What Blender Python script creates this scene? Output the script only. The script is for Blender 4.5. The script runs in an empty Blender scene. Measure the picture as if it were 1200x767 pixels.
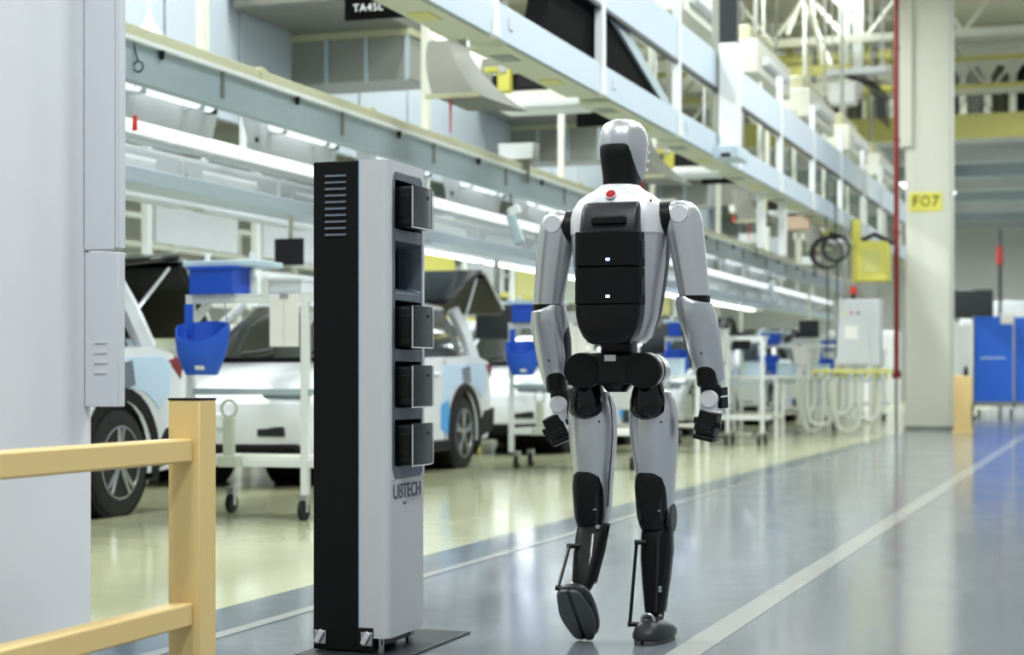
import bpy, math, random
from mathutils import Vector, Matrix
random.seed(7)
sc = bpy.context.scene
C = sc.collection
PI = math.pi

# ------------------------------------------------------------------ camera
FPX = 2100.0                      # focal length in pixels of the 1200 wide frame
CAMH = 0.90
YAW = math.atan(710.0 / FPX)      # the aisle runs along +Y, the camera looks left of it
HOR = 440.0
cd = bpy.data.cameras.new('camera'); cam = bpy.data.objects.new('camera', cd); C.objects.link(cam)
cam.location = (0, 0, CAMH); cam.rotation_euler = (PI / 2, 0, YAW)
cd.sensor_fit = 'HORIZONTAL'; cd.sensor_width = 36; cd.lens = 36 * FPX / 1200
cd.shift_y = (HOR - 383.5) / 1200
cd.clip_start = .05; cd.clip_end = 300
cd.dof.use_dof = True; cd.dof.focus_distance = 5.95; cd.dof.aperture_fstop = 3.2
sc.camera = cam
# ------------------------------------------------------------------ world and exposure
w = bpy.data.worlds.new('world'); sc.world = w; w.use_nodes = True
bg = w.node_tree.nodes['Background']
bg.inputs[0].default_value = (.86, .94, 1.0, 1); bg.inputs[1].default_value = .5
sc.view_settings.view_transform = 'Standard'; sc.view_settings.look = 'None'
sc.view_settings.exposure = -0.13; sc.view_settings.gamma = 1; sc.view_settings.use_curve_mapping = False
LAMP_W = 420.0                    # high bay lamps (watts each)
STRIP_E = 12.0                     # emission of the strip lights over the line

sY, cY = math.sin(YAW), math.cos(YAW)
def at(px, py, z):
    "world point seen at pixel (px,py) at camera depth z"
    u = (px - 600) / FPX * z
    return Vector((u * cY - z * sY, u * sY + z * cY, CAMH + (HOR - py) / FPX * z))

# ------------------------------------------------------------------ materials
def lin(c):
    c /= 255.0
    return c / 12.92 if c <= .04045 else ((c + .055) / 1.055) ** 2.4
def rgb(r, g, b): return (lin(r), lin(g), lin(b), 1)
M = {}
def mat(name, col, rough=.5, metal=0., var=.06, scale=6., bump=0., emit=None, es=0., coat=0., spec=None):
    m = bpy.data.materials.new(name); m.use_nodes = True
    nt = m.node_tree; b = nt.nodes['Principled BSDF']
    col = rgb(*col)
    tc = nt.nodes.new('ShaderNodeTexCoord'); nz = nt.nodes.new('ShaderNodeTexNoise')
    nz.inputs['Scale'].default_value = scale; nz.inputs['Detail'].default_value = 3
    nt.links.new(tc.outputs['Object'], nz.inputs['Vector'])
    mx = nt.nodes.new('ShaderNodeMix'); mx.data_type = 'RGBA'
    mx.inputs[6].default_value = tuple(c * (1 - var) for c in col[:3]) + (1,)
    mx.inputs[7].default_value = tuple(min(1, c * (1 + var)) for c in col[:3]) + (1,)
    nt.links.new(nz.outputs['Fac'], mx.inputs[0]); nt.links.new(mx.outputs[2], b.inputs['Base Color'])
    b.inputs['Roughness'].default_value = rough; b.inputs['Metallic'].default_value = metal
    if spec is not None: b.inputs['Specular IOR Level'].default_value = spec
    if coat: b.inputs['Coat Weight'].default_value = coat; b.inputs['Coat Roughness'].default_value = .08
    if emit: b.inputs['Emission Color'].default_value = rgb(*emit); b.inputs['Emission Strength'].default_value = es
    if bump:
        bp = nt.nodes.new('ShaderNodeBump'); bp.inputs['Strength'].default_value = bump; bp.inputs['Distance'].default_value = .002
        n2 = nt.nodes.new('ShaderNodeTexNoise'); n2.inputs['Scale'].default_value = 220
        nt.links.new(tc.outputs['Object'], n2.inputs['Vector']); nt.links.new(n2.outputs['Fac'], bp.inputs['Height'])
        nt.links.new(bp.outputs['Normal'], b.inputs['Normal'])
    M[name] = m
    return m
mat('silver', (200, 202, 207), .3, .7, .03, 4)
mat('silver_matt', (214, 215, 219), .4, .25, .03, 4)
mat('black', (8, 9, 10), .36, 0, .1, 8, spec=.3)
mat('black_matt', (9, 10, 11), .55, 0, .1, 8, .1, spec=.2)
mat('black_gloss', (6, 7, 8), .14, 0, .1, 8, spec=.4)
mat('charcoal', (40, 43, 48), .42, .1, .06, 6, spec=.3)
mat('pack_grey', (26, 28, 31), .4, 0, .06, 6, spec=.35)
mat('sole', (74, 77, 77), .55, 0, .08, 10, .2)
mat('steel', (190, 192, 195), .25, .9, .05, 9)
mat('station_grey', (200, 202, 205), .4, .1, .02, 3)
mat('station_frame', (92, 102, 114), .38, .3, .04, 5)
mat('battery', (14, 15, 17), .33, 0, .06, 8, spec=.35)
mat('battery_face', (44, 48, 52), .28, .1, .06, 8, spec=.4)
mat('cyan_line', (130, 190, 205), .4, 0, .04)
mat('letter', (58, 68, 84), .5)
mat('emblem_red', (170, 30, 38), .3, .2, .15, 60)
mat('led', (120, 140, 255), .3, 0, .0, 1, 0, (130, 150, 255), 14)
mat('white_tag', (225, 226, 228), .5)
mat('yellow_post', (230, 200, 136), .45, 0, .05, 3, .05)
mat('white_wall', (224, 226, 230), .6, 0, .03, 1.2)
mat('box_grey', (208, 211, 218), .5, .1, .02, 2)
mat('white_paint', (222, 226, 226), .45, 0, .03, 3)
mat('cream_paint', (214, 214, 200), .5, 0, .03, 3)
mat('olive_paint', (176, 176, 144), .5, 0, .04, 3)
mat('panel_blue', (196, 206, 216), .5, .1, .03, 2)
mat('fascia_blue', (190, 205, 217), .45, 0, .03, 2)
mat('teal_grey', (168, 184, 190), .45, .2, .04, 3)
mat('duct_grey', (140, 142, 134), .45, .3, .06, 3)
mat('guard_grey', (200, 204, 206), .5, .1, .04, 3)
mat('lime_yellow', (214, 208, 96), .5, 0, .05, 4)
mat('beam_yellow', (206, 202, 120), .5, 0, .05, 3)
mat('olive_under', (200, 204, 180), .55, 0, .03, 2)
mat('car_white', (226, 230, 236), .25, 0, .02, 2, 0, None, 0, .6)
mat('car_blue_film', (70, 160, 226), .35, 0, .08, 3)
mat('car_pale_film', (196, 220, 246), .35, 0, .05, 3)
mat('car_glass', (30, 36, 38), .08, 0, .05)
mat('tyre', (20, 20, 21), .75, 0, .1, 20, .3)
mat('rim', (170, 174, 178), .25, .8, .05)
mat('tail_red', (120, 30, 34), .2, 0, .1)
mat('head_lamp', (120, 130, 140), .12, .3, .1)
mat('blue_plastic', (20, 76, 190), .4, 0, .06, 5)
mat('blue_bag', (24, 84, 196), .55, 0, .12, 7)
mat('blue_panel', (28, 96, 206), .5, 0, .05, 3)
mat('pale_blue', (190, 212, 224), .4, 0, .05, 4)
mat('sheet_white', (232, 230, 224), .6, 0, .02, 4)
mat('greenish', (176, 182, 166), .5, 0, .05, 5)
mat('screen', (18, 22, 24), .2)
mat('red_pipe', (128, 26, 22), .4, 0, .08, 4)
mat('sign_yellow', (228, 222, 96), .55, 0, .03)
mat('sign_black', (8, 9, 8), .8, spec=.05)
mat('rubber_black', (9, 10, 11), .8, spec=.05)
mat('hose', (206, 208, 198), .5, 0, .05, 8)
mat('cable', (30, 32, 34), .6)
mat('orange_bin', (236, 206, 184), .5)
mat('red_tag', (214, 50, 40), .5)
mat('ceiling_paint', (206, 206, 184), .7, 0, .04, .5)
mat('far_wall', (226, 230, 226), .7, 0, .05, .4)
mat('lamp_white', (255, 255, 255), .4, 0, 0, 1, 0, (245, 250, 255), 6)
mat('soft_lamp', (250, 252, 255), .4, 0, 0, 1, 0, (240, 247, 255), .85)
mat('hood_grey', (112, 113, 104), .5, .1, .06, 3)
mat('strip_lamp', (255, 255, 255), .4, 0, 0, 1, 0, (236, 246, 255), STRIP_E)
mat('column_paint', (216, 217, 203), .6, 0, .03, 1.2)
mat('line_paint', (148, 150, 148), .16, 0, .05, 2)
def floor_mat():
    m = bpy.data.materials.new('epoxy_floor'); m.use_nodes = True; nt = m.node_tree
    b = nt.nodes['Principled BSDF']; L = nt.links.new
    tc = nt.nodes.new('ShaderNodeTexCoord'); sp = nt.nodes.new('ShaderNodeSeparateXYZ'); L(tc.outputs['Object'], sp.inputs[0])
    def less(v):
        n = nt.nodes.new('ShaderNodeMath'); n.operation = 'LESS_THAN'; n.inputs[1].default_value = v; L(sp.outputs['X'], n.inputs[0]); return n
    nz = nt.nodes.new('ShaderNodeTexNoise'); nz.inputs['Scale'].default_value = .8; nz.inputs['Detail'].default_value = 5; L(tc.outputs['Object'], nz.inputs['Vector'])
    def pair(a, c):
        x = nt.nodes.new('ShaderNodeMix'); x.data_type = 'RGBA'; x.inputs[6].default_value = rgb(*a); x.inputs[7].default_value = rgb(*c); L(nz.outputs['Fac'], x.inputs[0]); return x
    green = pair((178, 179, 142), (198, 199, 166)); band = pair((76, 88, 100), (90, 101, 112)); grey = pair((106, 112, 119), (120, 126, 133))
    m1 = nt.nodes.new('ShaderNodeMix'); m1.data_type = 'RGBA'; L(less(-2.9).outputs[0], m1.inputs[0]); L(grey.outputs[2], m1.inputs[6]); L(band.outputs[2], m1.inputs[7])
    m2 = nt.nodes.new('ShaderNodeMix'); m2.data_type = 'RGBA'; L(less(-3.29).outputs[0], m2.inputs[0]); L(m1.outputs[2], m2.inputs[6]); L(green.outputs[2], m2.inputs[7])
    L(m2.outputs[2], b.inputs['Base Color'])
    n3 = nt.nodes.new('ShaderNodeTexNoise'); n3.inputs['Scale'].default_value = 1.7; n3.inputs['Detail'].default_value = 4; L(tc.outputs['Object'], n3.inputs['Vector'])
    mr = nt.nodes.new('ShaderNodeMapRange'); mr.inputs[3].default_value = .07; mr.inputs[4].default_value = .19; L(n3.outputs['Fac'], mr.inputs[0]); L(mr.outputs[0], b.inputs['Roughness'])
    b.inputs['Specular IOR Level'].default_value = .6
    n4 = nt.nodes.new('ShaderNodeTexNoise'); n4.inputs['Scale'].default_value = 5; L(tc.outputs['Object'], n4.inputs['Vector'])
    bp = nt.nodes.new('ShaderNodeBump'); bp.inputs['Strength'].default_value = .06; bp.inputs['Distance'].default_value = .01
    L(n4.outputs['Fac'], bp.inputs['Height']); L(bp.outputs['Normal'], b.inputs['Normal'])
    M['epoxy_floor'] = m
floor_mat()

# ------------------------------------------------------------------ mesh helpers
class MB:
    def __init__(s): s.v = []; s.f = []
    def add(s, vs, fs, mtx=None):
        o = len(s.v)
        s.v += [tuple(mtx @ Vector(p)) if mtx else tuple(p) for p in vs]
        s.f += [tuple(i + o for i in f) for f in fs]; return s
    def box(s, x0, x1, y0, y1, z0, z1, mtx=None):
        vs = [(x0, y0, z0), (x1, y0, z0), (x1, y1, z0), (x0, y1, z0), (x0, y0, z1), (x1, y0, z1), (x1, y1, z1), (x0, y1, z1)]
        return s.add(vs, [(3, 2, 1, 0), (4, 5, 6, 7), (0, 1, 5, 4), (1, 2, 6, 5), (2, 3, 7, 6), (3, 0, 4, 7)], mtx)
    def rings(s, rr, cap=True, mtx=None):
        n = len(rr[0]); vs = [p for r in rr for p in r]; fs = []
        for i in range(len(rr) - 1):
            for j in range(n):
                k = (j + 1) % n
                fs.append((i * n + j, i * n + k, (i + 1) * n + k, (i + 1) * n + j))
        if cap:
            fs.append(tuple(reversed(range(n)))); fs.append(tuple(range((len(rr) - 1) * n, len(rr) * n)))
        return s.add(vs, fs, mtx)
    def loft(s, secs, seg=32, ex=2.0, mtx=None):
        "secs: (z, cx, cy, rx, ry[, exponent])"
        rr = []
        for q in secs:
            z, cx, cy, rx, ry = q[:5]; e = q[5] if len(q) > 5 else ex; r = []
            for j in range(seg):
                a = 2 * PI * j / seg; ca, sa = math.cos(a), math.sin(a)
                r.append((cx + rx * math.copysign(abs(ca) ** (2 / e), ca), cy + ry * math.copysign(abs(sa) ** (2 / e), sa), z))
            rr.append(r)
        if secs[0][0] > secs[-1][0]: rr.reverse()
        return s.rings(rr, True, mtx)
    def cyl(s, p0, p1, r0, r1=None, seg=16, cap=True):
        r1 = r0 if r1 is None else r1
        p0, p1 = Vector(p0), Vector(p1); d = (p1 - p0).normalized()
        a = d.orthogonal().normalized(); b = d.cross(a); rr = []
        for p, r in ((p0, r0), (p1, r1)):
            rr.append([tuple(p + a * r * math.cos(2 * PI * j / seg) + b * r * math.sin(2 * PI * j / seg)) for j in range(seg)])
        return s.rings(rr, cap)
    def tube(s, pts, r, seg=8):
        pts = [Vector(p) for p in pts]; rr = []; up = None
        for i, p in enumerate(pts):
            d = (pts[min(i + 1, len(pts) - 1)] - pts[max(i - 1, 0)]).normalized()
            if up is None: up = d.orthogonal().normalized()
            a = (up - d * up.dot(d)).normalized(); b = d.cross(a); up = a
            rr.append([tuple(p + a * r * math.cos(2 * PI * j / seg) + b * r * math.sin(2 * PI * j / seg)) for j in range(seg)])
        return s.rings(rr)
    def prism(s, poly, axis, a0, a1, mtx=None):
        "poly of 2D points extruded along axis 'x' (poly=y,z), 'y' (poly=x,z) or 'z' (poly=x,y)"
        def P(q, a): return {'x': (a, q[0], q[1]), 'y': (q[0], a, q[1]), 'z': (q[0], q[1], a)}[axis]
        return s.rings([[P(q, a0) for q in poly], [P(q, a1) for q in poly]], True, mtx)
    def torus(s, c, R, r, ax='y', seg=24, sg=8, a0=0, a1=2 * PI):
        pts = []
        full = abs(a1 - a0 - 2 * PI) < 1e-6
        for i in range(seg + 1):
            a = a0 + (a1 - a0) * i / seg; q = (R * math.cos(a), R * math.sin(a))
            pts.append({'x': (c[0], c[1] + q[0], c[2] + q[1]), 'y': (c[0] + q[0], c[1], c[2] + q[1]), 'z': (c[0] + q[0], c[1] + q[1], c[2])}[ax])
        return s.tube(pts, r, sg)
    def build(s, name, m, parent=None, smooth=True, bevel=0., ang=35, loc=None, label=None, seg=2):
        me = bpy.data.meshes.new(name); me.from_pydata(s.v, [], s.f); me.update()
        import bmesh
        bm = bmesh.new(); bm.from_mesh(me); bmesh.ops.recalc_face_normals(bm, faces=bm.faces); bm.to_mesh(me); bm.free()
        if smooth:
            for p in me.polygons: p.use_smooth = True
            me.set_sharp_from_angle(angle=math.radians(ang))
        me.materials.append(M[m])
        o = bpy.data.objects.new(name, me); C.objects.link(o)
        if parent: o.parent = parent
        if loc: o.location = loc
        if label: o['label'] = label
        if bevel:
            b = o.modifiers.new('bevel', 'BEVEL'); b.width = bevel; b.segments = seg; b.limit_method = 'ANGLE'; b.angle_limit = math.radians(40); b.harden_normals = False
        return o
ORD = ['first', 'second', 'third', 'fourth', 'fifth', 'sixth', 'seventh', 'eighth', 'ninth', 'tenth', 'eleventh', 'twelfth', 'thirteenth', 'fourteenth', 'fifteenth', 'sixteenth']
def tag(o, label, cat, group=None):
    o['label'] = label; o['category'] = cat
    if group: o['group'] = group
    return o
def thing(name, label, cat, loc=(0, 0, 0), rz=0, group=None):
    o = bpy.data.objects.new(name, None); C.objects.link(o); o.location = loc; o.rotation_euler = (0, 0, rz); o.empty_display_size = .1
    return tag(o, label, cat, group)
def struct(o): o['kind'] = 'structure'; return o
def copy_tree(o, parent=None):
    c = o.copy(); C.objects.link(c); c.parent = parent
    for ch in list(o.children): copy_tree(ch, c)
    return c
def text(name, s, size, m, parent, mtx, ext=.001, ax=1.0):
    cu = bpy.data.curves.new(name, 'FONT'); cu.body = s; cu.size = size; cu.extrude = ext; cu.align_x = 'CENTER'; cu.align_y = 'CENTER'; cu.space_character = 1.12 if s == 'TA45L' else 1.0
    t = bpy.data.objects.new(name, cu); C.objects.link(t)
    bpy.context.view_layer.update()
    me = bpy.data.meshes.new_from_object(t.evaluated_get(bpy.context.evaluated_depsgraph_get()))
    bpy.data.objects.remove(t)
    me.transform(Matrix.Diagonal((ax, 1, 1, 1))); me.transform(mtx); me.name = name
    me.materials.clear(); me.materials.append(M[m])
    o = bpy.data.objects.new(name, me); C.objects.link(o)
    if parent: o.parent = parent
    return o
ROTX = Matrix.Rotation(PI / 2, 4, 'X')      # text plane facing -Y
FACEX = Matrix.Rotation(PI / 2, 4, 'Z') @ ROTX   # text plane facing +X
T = Matrix.Translation

# ================================================================== SETTING
PER = 6.35                        # pitch of the assembly stations along the line
struct(MB().box(-26, 12, -3, 72.2, -.2, 0).build('floor', 'epoxy_floor', smooth=False))
struct(MB().box(-1.385, -1.275, -2, 80, 0, .002).build('trim_1', 'line_paint', smooth=False, label='wide pale line painted on the grey aisle'))
struct(MB().box(-2.985, -2.925, -2, 80, 0, .002).build('trim_2', 'line_paint', smooth=False, label='narrow pale line along the aisle edge'))
struct(MB().box(-26.2, 12, -3, 72.2, 9.6, 9.8).build('ceiling', 'ceiling_paint', smooth=False))
struct(MB().box(-26.2, -26, -3, 72.2, 0, 9.6).build('wall_left', 'far_wall', smooth=False))
struct(MB().box(-26.2, 12, 72.2, 72.4, 0, 9.6).build('wall_back', 'far_wall', smooth=False))

# hall lamps: modelled fixtures, each with its own light
def hall_lamp(name, lab, x, y, z, w_, ln, e, top, group):
    t = thing(name, lab, 'lamp', (x, y, z), 0, group)
    MB().box(-w_ / 2 - .02, w_ / 2 + .02, -ln / 2 - .04, ln / 2 + .04, .02, .1).build('housing', 'white_paint', t, bevel=.01)
    MB().box(-w_ / 2, w_ / 2, -ln / 2, ln / 2, -.005, .02).build('diffuser', 'lamp_white', t, smooth=False)
    for s in (-1, 1): MB().cyl((0, s * .9, .1), (0, s * .9, top - z), .012, seg=6).build('rod', 'steel', t)
    ld = bpy.data.lights.new('lamp_light', 'AREA'); ld.shape = 'RECTANGLE'; ld.size = w_; ld.size_y = ln; ld.energy = e; ld.color = (.95, 1, .98)
    lo = bpy.data.objects.new('lamp_light', ld); C.objects.link(lo); lo.parent = t; lo.location = (0, 0, -.02)
for row, x, e, ys in (('right of the aisle', 1.2, .9, (2, 9, 16, 24, 34, 44)), ('over the aisle', -2.2, .6, (1, 12, 20)), ('behind the car line', -9.5, 1.7, (6, 15, 24, 33))):
    for i, y in enumerate(ys): hall_lamp('ceiling_lamp', ORD[i] + ' long ceiling lamp from the camera in the row ' + row, x, y, 7.6, .8, 2.6, LAMP_W * e, 9.58, 'long ceiling lamps')
for i in range(5): hall_lamp('fill_batten', ORD[i] + ' added fill batten from the camera hanging between walkway and overhead rail', -5.3, 7.5 + 5.2 * i, 7.2, .3, 2.3, LAMP_W * .42, 9.58, 'added fill battens over the line')  # row added out of view to brighten rail, panels, guard plates and hoods
for i, (x, y) in enumerate(((2.5, 51), (-5.0, 51), (2.5, 61), (-6.0, 61))): hall_lamp('deck_fill_lamp', ['right nearer', 'left nearer', 'right farther', 'left farther'][i] + ' added fill lamp under the mezzanine deck', x, y, 6.1, 1.2, 3.2, LAMP_W * 1.5, 6.89, 'added fill lamps under the mezzanine')  # added to light the dark hall end below the deck
for i, (x, y) in enumerate(((2.5, 50), (-9.5, 51), (-6, 60), (-5.6, 32), (-5.6, 38.5))): hall_lamp('roof_fill_lamp', ['right nearer added fill lamp above the mezzanine deck', 'left nearer added fill lamp above the mezzanine deck', 'farther added fill lamp above the mezzanine deck', 'added roof fill lamp above the far end of the walkway', 'added roof fill lamp in front of the mezzanine railing'][i], x, y, 9.3, .8, 2.6, LAMP_W * (.6 if i < 3 else .55), 9.58, 'added fill lamps under the roof')  # added fill for the dark space above the deck and under the roof

# white column with electrical boxes at the left
cp = at(107, 440, 6.12)
t = thing('pillar', 'large white pillar standing behind the yellow guard rail', 'pillar', (cp.x, cp.y, 0))
MB().box(-.9, 0, -1.3, .0, 0, 7.5).build('shaft', 'white_wall', t, bevel=.004)
bx = thing('electrical_box', 'tall grey electrical cabinet fixed to the side of the white pillar', 'cabinet', (cp.x, cp.y, 0))
MB().box(.003, .122, -.05, -.005, 1.325, 4.6).build('upper_box', 'box_grey', bx, bevel=.003)
MB().box(.003, .133, -.046, -.002, .795, 1.317).build('lower_box', 'box_grey', bx, bevel=.003)
MB().box(.1225, .136, -.048, -.004, 1.33, 4.6).build('door', 'box_grey', bx, bevel=.002)
for k in range(4):
    z = .908 + k * .034
    MB().prism([(.042, z), (.09, z), (.09, z + .006), (.042, z + .006)], 'y', -.05, -.045).build('louvre', 'silver_matt', bx, smooth=False)

# ================================================================== GUARD RAIL
fp = at(197, 440, 5.0)
t = thing('guard_rail', 'yellow guard rail with square post and two horizontal bars', 'guard rail', (fp.x, fp.y, 0))
MB().box(0, .098, 0, .098, 0, .832).build('post', 'yellow_post', t, bevel=.004)
MB().box(-.001, .099, -.001, .099, .832, .838).build('cap', 'black', t, bevel=.001)
for zc in (.693, .238):
    MB().box(.018, .08, -3.4, -.0005, zc - .033, zc + .033).build('bar', 'yellow_post', t, bevel=.007)

# ================================================================== CHARGING STATION
XL, XM, XR, YF, YB, ZT = -2.482, -2.321, -2.217, 5.32, 5.635, 1.595
st = thing('charging_station', 'tall black and grey charging station holding four black batteries', 'charging station', ((XL + XR) / 2, (YF + YB) / 2, 0))
ox, oy = -(XL + XR) / 2, -(YF + YB) / 2
X0, X1, X2, Y0, Y1 = XL + ox, XM + ox, XR + ox, YF + oy, YB + oy
body = MB().box(X0, X1, Y0, Y1, .012, ZT).build('body', 'black_matt', st, bevel=.004)
for k in range(10):
    z = 1.548 - k * .0212; wd = .074
    lv = MB(); lv.prism([(Y0 - .006, z - .004), (Y0 + .002, z + .006), (Y0 + .002, z - .005)], 'x', X0 + .043, X0 + .043 + wd)
    lv.build('louvre', 'station_frame', body, smooth=False)
MB().box(X1, X1 + .003, Y0 - .0015, Y1, .03, ZT).build('seam_strip', 'cyan_line', st, smooth=False)
# front cover: rounded corners in plan, with a deep recess for the batteries (faces +X)
SLOTS = [(1.378, 1.533), (1.172, 1.335), (.988, 1.143), (.798, .945), (.608, .755)]
R = .028; pl = [(X1 + .003, Y0)]
for i in range(7): a = -PI / 2 + PI / 2 * i / 6; pl.append((X2 - R + R * math.cos(a), Y0 + R + R * math.sin(a)))
pl += [(X2, Y1 - .012), (X2 - .012, Y1), (X1 + .003, Y1)]
# solid below and above the bay, walls around it
yb0, yb1, zb0, zb1 = Y0 + .031, Y1 - .022, .565, 1.562
cov = MB(); cov.prism(pl, 'z', .055, zb0); cov.prism(pl, 'z', zb1, ZT)
plf = [p for p in pl if p[1] < yb0 + 1e-4] + [(X2, yb0), (X1 + .003, yb0)]
cov.prism(plf, 'z', zb0, zb1); cov.box(X1 + .003, X2, yb1, Y1, zb0, zb1); cov.box(X1 + .003, X1 + .02, yb0, yb1, zb0, zb1)
cover = cov.build('cover', 'station_grey', st, ang=25)
# frame panel with rounded corners and five openings
fr = MB(); e = .0015
def rrect(y0, y1, z0, z1, r, n=5):
    p = []
    for cx, cz, a0 in ((y1 - r, z1 - r, 0), (y0 + r, z1 - r, PI / 2), (y0 + r, z0 + r, PI), (y1 - r, z0 + r, 1.5 * PI)):
        for i in range(n + 1): a = a0 + PI / 2 * i / n; p.append((cx + r * math.cos(a), cz + r * math.sin(a)))
    return p
sy0, sy1 = yb0 + .022, yb1 - .012
zz = [zb0] + [z for s in reversed(SLOTS) for z in s] + [zb1]
fr.box(X2 - .02, X2 + e, yb0 + .001, sy0, zb0 + .001, zb1 - .001); fr.box(X2 - .02, X2 + e, sy1, yb1 - .001, zb0 + .001, zb1 - .001)
for i in range(0, len(zz), 2): fr.box(X2 - .02, X2 + e, sy0, sy1, zz[i] + .001, zz[i + 1] - .001)
frame = fr.build('bay_frame', 'station_frame', st, bevel=.002)
for yc, zc, sy, sz in ((yb0, zb1, 1, -1), (yb1, zb1, -1, -1), (yb0, zb0, 1, 1), (yb1, zb0, -1, 1)):
    rc = .03; pts = [(yc, zc)] + [(yc + sy * (rc - rc * math.sin(a)), zc + sz * (rc - rc * math.cos(a))) for a in [PI / 2 * k / 8 for k in range(9)]]
    MB().prism(pts, 'x', X2 - .01, X2 + .002).build('corner_fillet', 'station_grey', cover, smooth=False)
for i, (z0, z1) in enumerate(SLOTS):
    sl = MB(); a, b = rrect(sy0, sy1, z0, z1, .012), rrect(sy0 + .012, sy1 - .012, z0 + .012, z1 - .012, .01)
    sl.rings([[(X2, y, z) for y, z in a], [(X2 - .03, y, z) for y, z in b], [(X2 - .078, y, z) for y, z in b]], False)
    sl.f.append(tuple(range(2 * len(b), 3 * len(b))))
    s_ = sl.build('slot', 'station_frame' if i == 1 else 'black', st, ang=30)
    if i == 1:
        MB().box(X2 - .077, X2 - .074, sy0 + .02, sy1 - .02, z0 + .02, z1 - .02).build('back_plate', 'black', s_, smooth=False)
        for q in (-.035, 0, .035): MB().box(X2 - .074, X2 - .05, (sy0 + sy1) / 2 - .004, (sy0 + sy1) / 2 + .004, (z0 + z1) / 2 + q - .012, (z0 + z1) / 2 + q + .012).build('contact', 'charcoal', s_, smooth=False)
def battery(zc, lab):
    b = thing('battery_pack', lab, 'battery', (XR, (sy0 + sy1) / 2 - oy, zc), 0, 'batteries in the charging station')
    h = .066
    MB().prism(rrect(-.092, .092, -h, h, .014), 'x', -.06, .05).build('case', 'battery', b, ang=30, bevel=.003)
    # slightly bowed end plate with a proud rim
    pl_ = MB(); n = 10; rr = []
    for j in range(n + 1):
        y = -.095 + .19 * j / n; q = .058 - .009 * (2 * j / n - 1) ** 2
        rr.append([(.048, y, -h - .003), (q, y, -h - .003), (q, y, h + .003), (.048, y, h + .003)])
    pl_.rings(rr).build('end_plate', 'battery_face', b, ang=30, bevel=.002)
    rm = MB(); rm.tube([(.0535, -.093, -h), (.0535, -.093, h)], .0022, 6); rm.tube([(.053, .093, -h), (.053, .093, h)], .0022, 6)
    rm.tube([(.06 - .009 * (2 * j / n - 1) ** 2, -.093 + .186 * j / n, -h - .002) for j in range(n + 1)], .002, 6)
    rm.build('rim', 'silver_matt', b)
    MB().box(-.02, .045, -.096, -.09, -h * .55, h * .55).build('grip', 'black', b, bevel=.002)
    MB().cyl((.058, .035, h * .55), (.0595, .035, h * .55), .006, seg=12).build('button', 'black', b)
for i, lab in ((0, 'black battery pack in the topmost bay of the charging station'), (2, 'black battery pack just below the empty bay of the charging station'),
               (3, 'black battery pack second from the bottom of the charging station'), (4, 'black battery pack in the lowest bay above the lettering')):
    z0, z1 = SLOTS[i]; battery((z0 + z1) / 2 - .006, lab)
tx = text('lettering', 'UB', .068, 'letter', cover, T((X2 + .001, Y0 + .079, .522)) @ FACEX, .0008, 1.0)
text('lettering', 'TECH', .068, 'letter', cover, T((X2 + .001, Y0 + .2, .522)) @ FACEX, .0008, .93)
MB().torus((X2 + .001, Y0 + .136, .497), .016, .0022, 'x', 10, 6, 1.2 * PI, 1.8 * PI).build('lettering_arc', 'letter', cover)
MB().box(X1 - .002, X1 + .052, Y0 - .002, Y0 + .06, .012, .088).build('front_plinth', 'black', st)
MB().box(X1 + .003, X2 - .03, Y0 + .02, Y1 - .02, .03, .055).build('plinth', 'black', st)
MB().box(X0 - .02, X2 + .075, Y0 - .1, Y1 + .25, 0, .008).build('base_plate', 'charcoal', st, bevel=.002)
for (x, y) in ((X0 + .03, Y0 + .03), (X0 + .03, Y1 - .04), (X2 - .04, Y0 + .03), (X2 - .04, Y1 - .04)):
    MB().cyl((x, y, .008), (x, y, .055), .012, seg=12).build('levelling_foot', 'steel', st)
for x in (X0 + .028, X1 + .03):
    lt = MB().box(x - .02, x + .02, Y0 - .008, Y0 - .001, .03, .075).build('latch', 'steel', st, bevel=.002)
    mm = T((x, Y0 - .012, .056)) @ Matrix.Rotation(.5, 4, 'Y')
    MB().box(-.009, .009, -.008, .002, -.022, .022, mm).build('latch_clip', 'silver_matt', lt, bevel=.002)

# ================================================================== HUMANOID ROBOT
rp = at(726, 440, 6.1)
rb = thing('humanoid_robot', 'silver and black humanoid robot walking away down the aisle', 'robot', (rp.x, rp.y, 0))
def part(name, mb, m, parent=rb, **k): return mb.build(name, m, parent, **k)
# head and neck
head = part('head', MB().loft([(1.545, 0, .085, .03, .045), (1.56, 0, .075, .05, .07), (1.59, 0, .063, .066, .086), (1.63, 0, .054, .076, .096), (1.67, 0, .05, .0815, .1),
    (1.705, 0, .05, .0825, .1), (1.73, 0, .05, .079, .096), (1.75, 0, .05, .0705, .086), (1.764, 0, .05, .057, .07), (1.773, 0, .05, .038, .047), (1.778, 0, .05, .012, .015)], 40, 2.15), 'silver')
part('neck', MB().loft([(1.515, 0, .02, .064, .075), (1.545, 0, .03, .0585, .08), (1.575, 0, .036, .0595, .0875), (1.61, -.003, .033, .0605, .0885), (1.65, -.006, .03, .062, .0885), (1.676, -.007, .03, .0615, .088), (1.684, -.007, .03, .057, .084), (1.688, -.007, .032, .042, .065)], 40, 2.9), 'black_matt')
part('visor', MB().loft([(1.575, 0, .088, .055, .066), (1.6, 0, .08, .066, .077), (1.68, 0, .08, .075, .076), (1.73, 0, .08, .066, .07), (1.745, 0, .078, .05, .055)], 32, 2.3), 'black_gloss', head)
for k in range(5):  # small white dots along the right edge of the head
    part('white_dot', MB().loft([(1.60 + .03 * k, .0765 + .006 * math.sin(k / 4 * PI), .075, .005, .006), (1.61 + .03 * k, .0765 + .006 * math.sin(k / 4 * PI), .075, .005, .006)], 8), 'white_tag', head)
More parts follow.
